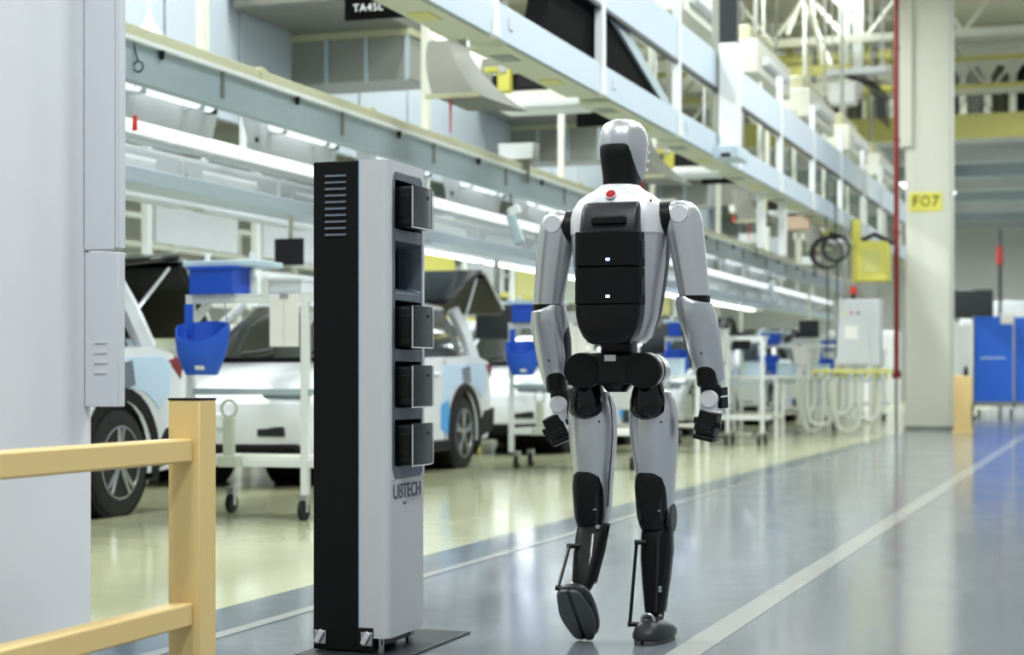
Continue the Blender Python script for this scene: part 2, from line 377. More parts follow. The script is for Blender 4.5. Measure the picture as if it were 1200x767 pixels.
# torso
torso = part('torso_shell', MB().loft([(1.01, 0, 0, .085, .07), (1.03, 0, 0, .106, .085), (1.1, 0, 0, .13, .097), (1.2, 0, 0, .146, .103), (1.28, 0, 0, .156, .106), (1.36, 0, 0, .163, .108), (1.375, 0, 0, .164, .109)], 48, 2.7), 'silver')
part('shoulder_yoke', MB().loft([(1.372, 0, 0, .160, .108, 2.8), (1.38, 0, 0, .166, .113, 2.8), (1.43, 0, 0, .166, .112, 2.8), (1.465, 0, 0, .158, .107, 2.7), (1.495, 0, 0, .138, .098, 2.6), (1.515, 0, .002, .112, .09, 2.4), (1.53, 0, .006, .084, .083, 2.2), (1.54, 0, .01, .072, .08, 2), (1.546, 0, .012, .066, .077, 2)], 48), 'silver_matt')
part('collar_seam', MB().torus((0, .02, 0), .01, .001, 'z', 6, 4), 'black') if False else None
part('chest_panel', MB().loft([(1.04, 0, .045, .104, .08), (1.1, 0, .045, .127, .09), (1.2, 0, .045, .145, .095), (1.3, 0, .045, .158, .097), (1.4, 0, .04, .169, .097), (1.44, 0, .04, .15, .09)], 40, 3.2), 'black')
en = Vector((0, -.8, .6)); ec = Vector((-.004, -.0945, 1.507))
em = part('emblem', MB().cyl(ec - en * .01, ec + en * .004, .0205, .0195, 28), 'silver_matt')
part('emblem_badge', MB().cyl(ec + en * .003, ec + en * .0052, .0165, .016, 24), 'emblem_red', em)
for i in range(3):
    p = ec + en * .0052 + Vector((-.007 + .007 * i, .001, .002 if i == 1 else -.001)); part('emblem_mark', MB().cyl(p, p + en * .001, .0032, .0028, 10), 'red_tag', em)
part('screw', MB().cyl((.128, -.072, 1.484), (.129, -.0755, 1.4875), .004, .004, 10), 'black', torso)
# backpack
bp_ = part('backpack', MB().loft([(1.005, 0, -.105, .06, .04), (1.012, 0, -.11, .074, .047), (1.03, 0, -.115, .088, .054), (1.06, 0, -.118, .102, .058), (1.1, 0, -.12, .1105, .06), (1.135, 0, -.12, .1125, .06)], 48, 5), 'black')
for z0, z1 in ((1.137, 1.2605), (1.2625, 1.379)):
    md = part('battery_module', MB().loft([(z0, 0, -.118, .110, .0595), (z0 + .003, 0, -.12, .112, .062), (z1 - .003, 0, -.12, .111, .062), (z1, 0, -.118, .109, .0595)], 48, 6), 'black_matt')
    part('indicator_light', MB().box(.003, .015, -.1835, -.18, (z0 + z1) / 2 - .04, (z0 + z1) / 2 - .032), 'led', md, smooth=False)
    for s in (-1, 1): part('catch', MB().box(s * .111 - .004, s * .111 + .004, -.145, -.1, (z0 + z1) / 2 - .03, (z0 + z1) / 2 + .03), 'black', md, bevel=.003)
tp = part('backpack_top', MB().loft([(1.375, 0, -.1, .101, .06), (1.39, 0, -.1, .101, .058), (1.43, 0, -.095, .1005, .05), (1.46, 0, -.09, .099, .04), (1.476, 0, -.085, .096, .03), (1.482, 0, -.08, .09, .02)], 48, 6), 'pack_grey')
part('handle', MB().loft([(1.402, .005, -.135, .054, .014), (1.406, .005, -.152, .06, .018), (1.424, .005, -.152, .06, .018), (1.43, .005, -.142, .056, .02)], 32, 6), 'black', tp)
# waist and pelvis
part('waist', MB().loft([(.96, 0, .0, .056, .062), (1.03, 0, -.01, .056, .066)], 32, 4), 'black')
pv = part('pelvis', MB().box(-.107, .107, -.098, .06, .872, .977), 'black', bevel=.012)
part('serial_label', MB().box(-.006 - .0195, -.006 + .0195, -.1005, -.098, .949, .97), 'white_tag', pv, smooth=False)
for s in (-1, 1):
    hx = s * .107
    hd = part('hip_actuator', MB().cyl((hx, -.104, .917), (hx, -.07, .917), .0605, .0605, 40), 'black_matt', bevel=.003)
    part('actuator_ring', MB().cyl((hx, -.07, .917), (hx, -.045, .917), .061, .061, 40), 'silver', hd)
    part('actuator_rim', MB().cyl((hx, -.045, .917), (hx, -.03, .917), .0625, .0625, 40), 'black', hd)
    part('actuator_cover', MB().cyl((hx, -.03, .917), (hx, .07, .917), .0615, .055, 40), 'silver', hd, bevel=.004)
part('crotch_joint', MB().loft([(.845, 0, -.03, .03, .045), (.872, 0, -.03, .05, .06), (.9, 0, -.02, .06, .06)], 24, 3), 'black')
part('crotch_bolt', MB().cyl((-.02, -.082, .877), (-.012, -.088, .88), .004, .004, 8), 'steel')
# arms
def arm(s, dy, dz, lean):
    sgn = s
    P = lambda x: sgn * x
    part('shoulder_joint', MB().cyl((P(.145), dy * .3, 1.43 + dz), (P(.2), dy * .3, 1.43 + dz), .058, .06, 28), 'black')
    ua = part('upper_arm', MB().loft([(1.488 + dz, P(.212), dy * .3, .016, .018), (1.482 + dz, P(.213), dy * .3, .036, .04), (1.468 + dz, P(.216), dy * .3, .052, .056), (1.445 + dz, P(.219), dy * .3, .0605, .064), (1.41 + dz, P(.224), dy * .3, .0625, .066),
        (1.36 + dz, P(.232), dy * .4, .061, .064), (1.3 + dz, P(.241), dy * .5, .0575, .06), (1.22 + dz, P(.253), dy * .7, .0535, .056), (1.165 + dz, P(.261), dy, .051, .053)], 36, 2.3), 'silver')
    part('shoulder_cap', MB().cyl((P(.222), dy * .3 - .055, 1.44 + dz), (P(.222), dy * .3 - .0675, 1.44 + dz), .031, .03, 28), 'silver_matt', ua, bevel=.002)
    part('elbow_band', MB().loft([(1.14 + dz, P(.264), dy, .05, .051), (1.168 + dz, P(.261), dy, .0515, .0535)], 32, 2.4), 'black')
    fy = lambda t: dy + .095 * t
    xs = lambda t: P(.262 + lean * t)
    fa = part('forearm', MB().loft([(1.165 + dz, xs(0) - P(.03), fy(0) + .0, .03, .05), (1.15 + dz, xs(0) - P(.012), fy(.02), .05, .058), (1.142 + dz, xs(0) - P(.004), fy(.03), .06, .062), (1.1 + dz, xs(.15), fy(.15), .0645, .064), (1.04 + dz, xs(.4), fy(.4), .062, .062),
        (.98 + dz, xs(.62), fy(.62), .058, .058), (.92 + dz, xs(.85), fy(.85), .052, .053), (.885 + dz, xs(1), fy(1), .045, .047), (.874 + dz, xs(1), fy(1), .03, .033)], 36, 2.4), 'silver')
    part('forearm_inner_panel', MB().loft([(1.13 + dz, xs(.05) - P(.024), fy(.1), .038, .05), (1.05 + dz, xs(.35) - P(.026), fy(.4), .04, .05), (.95 + dz, xs(.72) - P(.022), fy(.75), .036, .044), (.89 + dz, xs(1) - P(.015), fy(1), .033, .036)], 28, 2.6), 'charcoal', fa)
    part('screw', MB().cyl((xs(.62) + P(.0), fy(.62) - .055, .975 + dz), (xs(.62), fy(.62) - .06, .975 + dz), .003, .003, 8), 'black', fa)
    # wrist
    wx, wy = xs(1) - P(.006) , fy(1)
    part('wrist_housing', MB().loft([(.962 + dz, wx, wy - .045, .012, .012), (.957 + dz, wx, wy - .044, .024, .022), (.945 + dz, wx, wy - .042, .033, .03), (.915 + dz, wx, wy - .036, .0365, .036), (.87 + dz, wx, wy - .026, .036, .038), (.862 + dz, wx, wy - .02, .033, .035)], 28, 2.4), 'black')
    part('wrist_link', MB().loft([(.79 + dz, wx + .012, wy - .006, .026, .024), (.82 + dz, wx + .01, wy - .008, .035, .03), (.87 + dz, wx + .006, wy - .012, .034, .034)], 24, 2.6), 'black')
    wb = part('wrist_cap', MB().cyl((wx + .008, wy - .03, .822 + dz), (wx + .008, wy - .047, .822 + dz), .0315, .0305, 28), 'silver_matt', bevel=.003)
    part('wrist_neck', MB().loft([(.765 + dz, wx + .012, wy - .025, .021, .014), (.822 + dz, wx + .008, wy - .033, .03, .012)], 20, 3), 'silver_matt')
    return wx, wy, dz
rwx, rwy, _ = arm(1, .0, .0, .034)
lwx, lwy, _ = arm(-1, .02, -.022, -.006)
def hand(cx, cy, cz, tilt, yaw, plate, show=True):
    m = T((cx, cy, cz)) @ Matrix.Rotation(yaw, 4, 'Z') @ Matrix.Rotation(tilt, 4, 'Y')
    h = part('gripper_hand', MB().box(-.033, .033, -.03, .025, -.036, .046, m), 'black', bevel=.004)
    part('gripper_jaw', MB().box(-.036, .036, -.034, .02, -.054, -.037, m), 'black', h, bevel=.003)
    part('gripper_ridge', MB().box(-.0345, .0345, -.033, .02, -.026, -.02, m), 'black', h, bevel=.001)
    for s in (-1, 1): part('gripper_tab', MB().box(s * .04 - .009, s * .04 + .009, -.022, .0, -.004, .018, m), 'black', h, bevel=.003)
    for q in (-.014, 0, .014): part('gripper_bolt', MB().cyl(m @ Vector((q, -.03, -.007)), m @ Vector((q, -.0318, -.007)), .005, .005, 10), 'charcoal', h)
    for i, q in enumerate((-.022, -.0075, .0075, .022)):
        part('finger', MB().box(q - .0062, q + .0062, .028, .044, -.05 + .004 * abs(i - 1.4), .02, m), 'black', h, bevel=.003)
    part('thumb', MB().box(-plate * .046 - .006, -plate * .046 + .006, .005, .024, -.03, .018, m), 'black', h, bevel=.003)
    if show: part('hand_plate', MB().box(plate * .034, plate * .041, -.028, .024, -.03, .05, m), 'silver_matt', h, bevel=.002)
    part('hand_top', MB().box(-.024, .034, -.026, .022, .046, .052, m), 'silver_matt', h, bevel=.002)
hand(rwx + .0, rwy - .012, .734, .21, -.12, 1, False)
hand(lwx - .004, lwy - .012, .715, -.44, .1, 1)
part('wrist_cable', MB().tube([(lwx + .03, lwy, .83), (lwx + .045, lwy - .01, .8), (lwx + .05, lwy - .012, .77), (lwx + .035, lwy - .012, .74)], .004, 6), 'cable')
part('wrist_motor', MB().cyl((rwx + .045, rwy + .0, .86), (rwx + .052, rwy + .0, .79), .018, .014, 14), 'charcoal')
part('wrist_ring', MB().cyl((rwx + .0475, rwy, .832), (rwx + .0485, rwy, .826), .019, .019, 14), 'silver_matt')
# legs
def thigh(s, xk, yk):
    hx = s * .107
    L = lambda a, b, t: a + (b - a) * t
    z0, z1 = .85, .385
    def c(z): q = max(0, z0 - z) / (z0 - z1); return L(hx, xk, q), L(.03, yk, q ** .9)
    rad = [(.855, .045, .05), (.845, .062, .068), (.82, .0725, .08), (.78, .0785, .0885), (.74, .0805, .091), (.69, .0795, .0905), (.63, .0735, .086), (.57, .067, .079), (.5, .0605, .071), (.43, .0565, .065), (.392, .052, .06), (.385, .046, .054)]
    th = part('thigh', MB().loft([(z,) + c(z) + (a, b) for z, a, b in rad], 40, 2.5), 'silver')
    part('hip_cone', MB().loft([(.752, hx - .004, .02, .028, .07), (.757, hx - .004, .016, .042, .0805), (.765, hx - .004, .012, .055, .088), (.78, hx - .004, .008, .065, .0925), (.82, hx - .003, 0, .0625, .085), (.86, hx - .003, -.008, .05, .066), (.885, hx, -.012, .042, .055)], 36, 2.2), 'black_gloss')
    kr = [(.578, .028, .05), (.572, .044, .066), (.555, .055, .073), (.52, .0585, .0735), (.46, .057, .071), (.42, .055, .068), (.395, .05, .062), (.378, .044, .055)]
    def ck(z): a, b = c(max(z, .385)); return a - .0075, b - .0135
    kn = part('knee_recess', MB().loft([(z,) + ck(z) + (a, b) for z, a, b in kr], 36, 3), 'black')
    for k in (-1, 1):
        part('knee_strut', MB().cyl((xk + k * .034 - .006, yk - .086, .545), (xk + k * .036 - .006, yk - .079, .41), .005, .004, 8), 'charcoal', kn)
    part('knee_clip', MB().box(xk + .006, xk + .03, yk - .0855, yk - .078, .442, .447), 'steel', kn, smooth=False)
    part('thigh_seam', MB().tube([(c(z)[0] + 1.0 * rx * .985, c(z)[1] - .03 * 1, z) for z, rx in ((.83, .0705), (.78, .0785), (.7, .0797), (.62, .0725), (.54, .064), (.45, .0575))], .0022, 6), 'charcoal', th) if s < 0 else None
    part('screw', MB().cyl((c(.745)[0] + .045, c(.745)[1] - .07, .745), (c(.745)[0] + .046, c(.745)[1] - .082, .745), .004, .004, 8), 'black', th)
thigh(1, .113, .083)
thigh(-1, -.107, .07)
# right leg, standing
part('knee_cap', MB().cyl((.158, .075, .415), (.172, .075, .415), .055, .05, 28), 'charcoal', bevel=.004)
shr = part('shank', MB().loft([(.055, .112, .04, .02, .026), (.075, .112, .042, .029, .034), (.12, .112, .046, .034, .042), (.2, .112, .055, .043, .05), (.28, .112, .065, .05, .058), (.35, .113, .075, .052, .06), (.385, .113, .08, .05, .055), (.4, .113, .082, .036, .04)], 32, 2.8), 'black_matt')
part('shank_strip', MB().tube([(.135, .0, .36), (.134, -.003, .28), (.13, .0, .18), (.125, .005, .1)], .005, 8), 'charcoal', shr)
part('shank_side', MB().loft([(.1, .135, .045, .016, .03), (.2, .142, .052, .022, .036), (.3, .15, .066, .022, .04), (.37, .15, .075, .018, .036)], 20, 2.6), 'black_gloss', shr)
for z in (.185, .175, .09): part('bolt', MB().cyl((.143, -.0, z), (.143, -.006, z), .006, .006, 10), 'steel', shr)
rod = part('push_rod', MB().cyl((.06, -.0, .335), (.047, -.04, .062), .0058, .0058, 10), 'black')
for p in ((.06, -.0, .335), (.047, -.04, .062)):
    part('rod_end', MB().cyl((p[0] - .008, p[1], p[2]), (p[0] + .03, p[1] + .012, p[2]), .009, .008, 12), 'black', rod)
def foot(m, s):
    f = part('foot', MB().loft([(.012, 0, .045, .053, .118), (.02, 0, .045, .059, .124), (.034, 0, .045, .0595, .123), (.05, 0, .035, .054, .1), (.064, 0, .02, .044, .07), (.075, 0, .01, .028, .042), (.082, 0, .005, .016, .024)], 36, 2.5, m), 'charcoal')
    for k in (-1, 1):
        pts = []
        for j in range(29):
            a = -PI / 2 + PI * j / 28
            pts.append((k * (.0052 + .05 * max(0, math.cos(a)) ** .62 * (1 - .12 * math.sin(a * 2) ** 2)), .045 + .12 * math.sin(a)))
        sp = MB(); sp.prism(pts, 'z', 0.001, .014, m); part('sole_pad', sp, 'sole', f, bevel=.002)
    part('sole_rib', MB().box(-.0054, .0054, -.073, .163, .004, .014, m), 'black', f)
    part('ankle_joint', MB().cyl(m @ Vector((-.03, 0, .075)), m @ Vector((.03, 0, .075)), .014, .014, 16), 'black', f)
    part('ankle_collar', MB().torus((0, 0, 0), .02, .006, 'x', 16, 8).__class__().tube([m @ Vector((.022 * math.cos(a), -.02, .075 + .024 * math.sin(a))) for a in [PI * j / 10 for j in range(11)]], .005, 8), 'steel', f)
    return f
foot(T((.112, -.018, 0)) @ Matrix.Rotation(-.12, 4, 'Z'), 1)
# left leg, heel lifted
shl = part('shank', MB().loft([(.175, -.107, -.085, .026, .036), (.195, -.107, -.075, .035, .042), (.25, -.107, -.035, .044, .05), (.3, -.107, 0, .05, .056), (.35, -.107, .035, .0535, .058), (.39, -.107, .06, .053, .055), (.41, -.107, .068, .04, .042)], 32, 2.8), 'black_matt')
part('shank_strip', MB().tube([(-.088, -.02, .36), (-.085, -.055, .29), (-.09, -.1, .21)], .0045, 8), 'steel', shl)
part('shank_side', MB().tube([(-.057, .04, .385), (-.062, .005, .31), (-.075, -.06, .2)], .012, 10), 'black_gloss', shl)
part('bolt', MB().cyl((-.075, .0, .385), (-.075, -.01, .385), .008, .008, 10), 'steel', shl)
rod = part('push_rod', MB().cyl((-.163, -.05, .32), (-.168, -.165, .19), .0058, .0058, 10), 'black')
for p in ((-.163, -.05, .32), (-.168, -.165, .19)):
    part('rod_end', MB().cyl((p[0] - .01, p[1], p[2]), (p[0] + .035, p[1] + .015, p[2]), .009, .008, 12), 'black', rod)
fm = T((-.107, -.095, .172)) @ Matrix.Rotation(-.06, 4, 'Z') @ Matrix.Rotation(-math.radians(48), 4, 'X') @ T((-.008, -.005, -.075)) @ Matrix.Diagonal((1.1, 1.02, 1, 1))
foot(fm, -1)

# ================================================================== CARS (rear axle at the thing's origin, nose towards the camera)
def wheel(parent, x, y, s):
    wl = MB(); r = .345
    rr = []
    for dx, q in ((-.11, .25), (-.115, .31), (-.095, .338), (-.05, r), (.05, r), (.095, .338), (.115, .31), (.11, .235)):
        rr.append([(x + s * dx, y + q * math.cos(2 * PI * j / 40), r + q * math.sin(2 * PI * j / 40)) for j in range(40)])
    wl.rings(rr); ty = wl.build('tyre', 'tyre', parent, ang=40)
    rim = MB()
    rim.rings([[(x + s * dx, y + q * math.cos(2 * PI * j / 40), r + q * math.sin(2 * PI * j / 40)) for j in range(40)] for dx, q in ((.116, .237), (.118, .225), (.07, .215), (.07, .205), (.112, .223))], False)
    rim.build('rim', 'rim', ty, ang=40)
    MB().cyl((x + s * .05, y, r), (x + s * .112, y, r), .2, .2, 24).build('hub_shadow', 'black', ty) if False else None
    MB().cyl((x + s * .02, y, r), (x + s * .06, y, r), .205, .205, 32).build('brake_disc', 'charcoal', ty)
    for k in range(5):
        a = 2 * PI * k / 5 + .3
        for d in (-.13, .13):
            p0 = Vector((x + s * .1, y + .03 * math.cos(a), r + .03 * math.sin(a))); p1 = Vector((x + s * .112, y + .222 * math.cos(a + d), r + .222 * math.sin(a + d)))
            MB().cyl(p0, p1, .022, .014, 6).build('spoke', 'rim', ty)
    MB().cyl((x + s * .08, y, r), (x + s * .118, y, r), .045, .035, 20).build('hub_cap', 'rim', ty)
def arc(yc, zc, r, a0, a1, n): return [(yc + r * math.cos(a0 + (a1 - a0) * i / n), zc + r * math.sin(a0 + (a1 - a0) * i / n)) for i in range(n + 1)]
def make_car():
    t = thing('car', '', 'car')
    FA = -2.75; W = .92
    # lower body, lofted from slices across the width so that nose, flanks and tail are rounded
    prof_top = [(.86, .62), (.85, .86), (.74, 1.06), (.5, 1.10), (-.6, 1.08), (-1.9, 1.06), (-2.3, 1.02), (-3.0, .95), (-3.42, .84), (-3.6, .68), (-3.64, .52), (-3.58, .3), (-3.5, .24)]
    bot = arc(FA, .36, .40, PI + .25, -.25, 14) + [(FA + .6, .22), (-.6, .22)] + arc(0, .36, .40, PI + .25, -.25, 14) + [(.74, .28), (.83, .4)]
    poly = prof_top + bot
    b = MB(); rr = []
    for x, sc_, in ((-W, .965), (-W + .05, .99), (-.6, 1.0), (0, 1.004), (.6, 1.0), (W - .05, .99), (W, .965)):
        cy_, cz_ = -1.39, .62
        rr.append([(x, cy_ + (y - cy_) * (sc_ if abs(x) < .9 else sc_ * .995), cz_ + (z - cz_) * sc_ if z > .5 else z) for y, z in poly])
    b.rings(rr); b.build('body', 'car_white', t, ang=30)
    for s in (-1, 1):
        for y in (0, FA):
            al = MB(); o_ = arc(y, .36, .465, PI + .35, -.35, 16); i_ = arc(y, .36, .385, PI + .35, -.35, 16)
            al.prism(o_ + i_[::-1], 'x', s * (W - .06), s * (W + .012)); al.build('arch_trim', 'black_matt', t, ang=40)
            MB().cyl((s * .3, y, .37), (s * (W - .03), y, .37), .398, .398, 28).build('wheel_well', 'black_matt', t)
            wheel(t, s * (W - .12), y, s)
        sk = MB().box(s * (W - .05), s * (W + .015), FA + .42, -.42, .19, .3).build('sill', 'black_matt', t, bevel=.02)
        MB().prism([(.42, .28), (.84, .36), (.87, .58), (.55, .55), (.46, .45)], 'x', s * (W - .12), s * (W + .005)).build('rear_skirt', 'black_matt', t, bevel=.01)
        # tail lamp, door seams, handles, mirror, film
        MB().prism([(.58, 1.0), (.70, 1.03), (.8, .99), (.76, .87), (.68, .93)], 'x', s * (W - .12), s * (W + .004)).build('tail_lamp', 'tail_red', t, bevel=.008)
        MB().prism([(-.62, 1.0), (.5, 1.03), (.62, .98), (.6, .8), (.48, .68), (.3, .79), (0, .84), (-.3, .79), (-.46, .66), (-.62, .64)], 'x', s * (W - .03), s * (W + .006)).build('quarter_film', 'car_pale_film', t, smooth=False)
        MB().prism([(-.66, .62), (-.46, .7), (-.41, .52), (-.47, .34), (-.66, .4)], 'x', s * (W - .03), s * (W + .006)).build('blue_film', 'car_blue_film', t, smooth=False)
        MB().prism([(-.1, .97), (.12, 1.0), (.16, .84), (-.06, .8)], 'x', s * (W - .03), s * (W + .008)).build('fuel_flap', 'head_lamp', t, smooth=False)
        for y in (-.55, -1.55, -2.2): MB().box(s * (W - .02), s * (W + .004), y - .006, y + .006, .3, 1.05).build('door_seam', 'charcoal', t, smooth=False)
        for y in (-.8, -1.75): MB().box(s * (W - .01), s * (W + .03), y - .09, y + .09, .9, .93).build('door_handle', 'car_white', t, bevel=.01)
        mr = MB().loft([(1.08, s * (W + .1), -2.0, .1, .06), (1.14, s * (W + .12), -2.0, .13, .07), (1.2, s * (W + .1), -2.0, .1, .06)], 16, 3).build('mirror', 'car_white', t)
        # head lamp
        MB().prism([(s * .5, .76), (s * .9, .80), (s * .9, .72), (s * .55, .69)], 'y', -3.56, -3.3).build('head_lamp', 'head_lamp', t, bevel=.01)
        MB().box(s * .62 - .12, s * .62 + .12, -3.63, -3.4, .42, .5).build('fog_lamp', 'charcoal', t, bevel=.01)
    # greenhouse
    def ring(z, y0, y1, hw, n=3.5, seg=40):
        r = []
        for j in range(seg):
            a = 2 * PI * j / seg; ca, sa = math.cos(a), math.sin(a)
            r.append((hw * math.copysign(abs(ca) ** (2 / n), ca), (y0 + y1) / 2 + (y1 - y0) / 2 * math.copysign(abs(sa) ** (2 / n), sa), z))
        return r
    MB().rings([ring(1.02, -2.35, .5, .86, 6), ring(1.1, -2.2, .48, .86, 6), ring(1.35, -1.8, .35, .79, 6), ring(1.54, -1.45, .2, .72, 6)]).build('glasshouse', 'car_glass', t, ang=30)
    MB().rings([ring(1.535, -1.46, .22, .725, 6), ring(1.57, -1.4, .2, .71, 6), ring(1.6, -1.2, .05, .62, 5), ring(1.61, -.9, -.2, .4, 4)]).build('roof', 'car_white', t, ang=40)
    for s in (-1, 1):
        for (y0, y1, wd, m_) in ((-2.24, -1.47, .045, 'car_white'), (-.98, -.86, .04, 'black_matt'), (.42, .19, .07, 'car_white')):
            MB().tube([(s * .855, y0, 1.08), (s * .795, y0 + (y1 - y0) * .55, 1.34), (s * .722, y1, 1.55)], wd, 6).build('roof_pillar', m_, t)
    for k in (-.3, .3): MB().tube([(k, -2.32, 1.09), (k + .25, -2.2, 1.13)], .012, 6).build('wiper', 'black', t)
    MB().box(-.86, .86, -3.62, -3.3, .24, .36).build('lower_grille', 'black_matt', t, bevel=.03)
    MB().box(-.26, .26, -3.655, -3.6, .48, .6).build('plate_holder', 'white_paint', t, bevel=.01)
    MB().box(-.5, .5, -3.1, .3, .16, .24).build('underbody', 'black_matt', t)
    MB().box(-.8, .8, -2.38, -2.2, 1.035, 1.06).build('cowl', 'black_matt', t)
    return t
def tailgate(t, a):
    "raised tailgate: a glass section leaving the roof and a lower panel hanging from its end"
    h = Vector((0, .2, 1.6)); d = Vector((0, math.cos(a), math.sin(a))); n = Vector((0, -math.sin(a), math.cos(a)))
    b = h + d * .86; e = b + d * .34 - n * .55 * 1.0
    def slab(p, q, hw0, hw1, th, nn, name, m_):
        s = MB(); rr = []
        for pt, hw in ((p, hw0), (q, hw1)):
            rr.append([(-hw, pt.y, pt.z), (hw, pt.y, pt.z), (hw, pt.y + nn.y * th, pt.z + nn.z * th), (-hw, pt.y + nn.y * th, pt.z + nn.z * th)])
        return s.rings(rr).build(name, m_, t, bevel=.02)
    g = slab(h, b, .66, .76, .05, n, 'tailgate_glass', 'black_gloss')
    dn = (e - b).normalized(); n2 = Vector((0, dn.z, -dn.y)); n2 = n2 if n2.y > 0 else -n2
    slab(b, e, .78, .80, -.06, n2, 'tailgate_inner', 'black_gloss'); slab(b, e, .79, .81, .03, n2, 'tailgate_skin', 'car_white')
    for s in (-1, 1):
        MB().cyl((s * .7, .42, 1.25), (s * .72, b.y - .1, b.z - .06), .016, .012, 8).build('gas_strut', 'car_white', t)
CARX = -6.95
proto = make_car()
cars = [('white car with raised tailgate parked nearest the white pillar', .12), ('white car with blue film behind the charging station', .42),
        ('white car hidden mostly behind the walking robot', .3), ('fourth white car along the line, beyond the robot', .3), ('farthest white car at the end of the line', .25)]
trees = [proto] + [copy_tree(proto) for _ in cars[1:]]
for i, (lab, a) in enumerate(cars):
    o = trees[i]; o.location = (CARX, 10.05 + PER * i, 0); tag(o, lab, 'car', 'white cars on the assembly line'); tailgate(o, a)

# ================================================================== PARTS TROLLEYS
def make_trolley():
    t = thing('parts_trolley', '', 'trolley')
    W, D, H = 1.3, .55, 1.4      # from x=0 (left) to W, y=0 front, D back
    fb = MB()
    for x in (0, .80, W - .05):
        MB().box(x, x + .05, 0, .045, .16, H).build('upright', 'white_paint', t, bevel=.004)
    MB().box(0, W, .002, .043, H - .045, H).build('top_rail', 'white_paint', t, bevel=.004)
    MB().box(0, W, .002, .043, .78, .82).build('middle_rail', 'teal_grey', t, bevel=.004)
    for y in (0, D - .045): MB().box(0, W, y + .002, y + .043, .33, .38).build('bottom_rail', 'white_paint', t, bevel=.004)
    for x in (0, W - .05): MB().box(x + .003, x + .047, .04, D - .04, .33, .372).build('cross_rail', 'white_paint', t, bevel=.004)
    for x in (.0, .80, W - .05): MB().prism([(.04, H - .2), (.04, H - .12), (.3, H), (.36, H)], 'x', x + .01, x + .04).build('shelf_bracket', 'white_paint', t)
    MB().box(.0, W, .0, .4, H, H + .012).build('top_shelf', 'white_paint', t)
    MB().box(.02, W - .02, .03, D - .03, .38, .39).build('bottom_shelf', 'cream_paint', t)
    for x in (.07, .80, W - .07):
        for y in (.05, D - .06):
            c = MB().box(x - .03, x + .03, y - .03, y + .03, .13, .17).build('caster', 'steel', t)
            MB().cyl((x - .016, y, .062), (x + .016, y, .062), .062, .062, 20).build('caster_wheel', 'tyre', c)
            for s in (-1, 1): MB().box(x + s * .022 - .003, x + s * .022 + .003, y - .02, y + .02, .05, .14).build('caster_fork', 'steel', c)
    tb = MB().box(.30, .37, -.07, -.03, .36, .64).build('tow_bar', 'greenish', t, bevel=.006)
    MB().torus((.335, -.05, .695), .052, .009, 'y').build('tow_ring', 'greenish', tb)
    MB().box(.27, .4, -.09, .0, .33, .40).build('tow_bracket', 'greenish', t, bevel=.005)
    for x in (.04, .36): MB().box(x - .012, x + .012, .2, .23, H, H + .29).build('shelf_post', 'white_paint', t)
    MB().box(-.05, .48, .05, .42, H + .19, H + .23).build('upper_tray', 'pale_blue', t, bevel=.008)
    return t
def make_bag():
    t = thing('hanging_bag', '', 'bag')
    n = 24; rr = []
    # open-fronted sack: rim tilts down towards the front
    for k in range(7):
        q = k / 6; r = []
        for j in range(n):
            a = 2 * PI * j / n; ca, sa = math.cos(a), math.sin(a)
            rim = -.14 - .10 * max(0, -sa) ** 1.2 + .03 * max(0, sa)
            z = rim * (1 - q) + (-.43) * q - .03 * math.sin(q * PI) * 0
            f = (1 - .42 * q ** 2.2) * (1 + .03 * math.sin(5 * a + 3 * q))
            r.append((.165 * f * ca, .12 * f * sa, z))
        rr.append(r)
    inn = [[(x * .95, y * .95, z + .0) for x, y, z in r] for r in rr[:6]]
    m = MB(); m.rings(list(reversed(inn)) + rr, False); m.f.append(tuple(range((len(inn) + 6) * n, (len(inn) + 7) * n))); m.f.append(tuple(range(n)))
    m.build('sack', 'blue_bag', t, ang=60)
    MB().loft([(-.40, .03, -.083, .03, .006), (-.375, .03, -.094, .03, .006)], 12, 3).build('patch', 'white_tag', t)
    for s in (-1, 1):
        MB().box(s * .12 - .028, s * .12 + .028, .06, .066, -.2, -.01).build('strap', 'blue_bag', t) if s < 0 else MB().cyl((.13, .07, -.16), (.13, .03, -.005), .005, seg=6).build('hook_wire', 'steel', t)
    return t
def make_tote(name, w_, d, h, m_, lip=.012):
    t = thing(name, '', 'tote'); th = .006
    b = MB(); b.box(-w_ / 2, w_ / 2, -d / 2, d / 2, 0, .01)
    b.box(-w_ / 2, w_ / 2, -d / 2, -d / 2 + th, 0, h); b.box(-w_ / 2, w_ / 2, d / 2 - th, d / 2, 0, h); b.box(-w_ / 2, -w_ / 2 + th, -d / 2, d / 2, 0, h); b.box(w_ / 2 - th, w_ / 2, -d / 2, d / 2, 0, h)
    b.build('shell', m_, t, smooth=False)
    r = MB()
    for y in (-1, 1): r.box(-w_ / 2 - lip, w_ / 2 + lip, y * d / 2 - lip, y * d / 2 + lip, h - .02, h)
    for x in (-1, 1): r.box(x * w_ / 2 - lip, x * w_ / 2 + lip, -d / 2, d / 2, h - .02, h)
    r.build('rim', m_, t, bevel=.003)
    return t
def make_board():
    t = thing('document_board', '', 'board')
    MB().box(-.1, .1, -.006, 0, -.32, 0).build('sheet', 'sheet_white', t, bevel=.003)
    MB().box(-.003, .003, -.008, -.006, -.3, -.03).build('fold', 'guard_grey', t)
    MB().box(-.03, .03, -.012, 0, -.02, .01).build('clip', 'steel', t, bevel=.002)
    return t
tr0, bg0, tt0, bd0, wb0 = make_trolley(), make_bag(), make_tote('blue_tote', .3, .26, .175, 'blue_plastic'), make_board(), make_tote('white_tray', .22, .3, .1, 'guard_grey')
NTH = ['nearest the camera', 'second from the camera', 'third from the camera, behind the robot', 'fourth from the camera', 'fifth from the camera', 'farthest away']
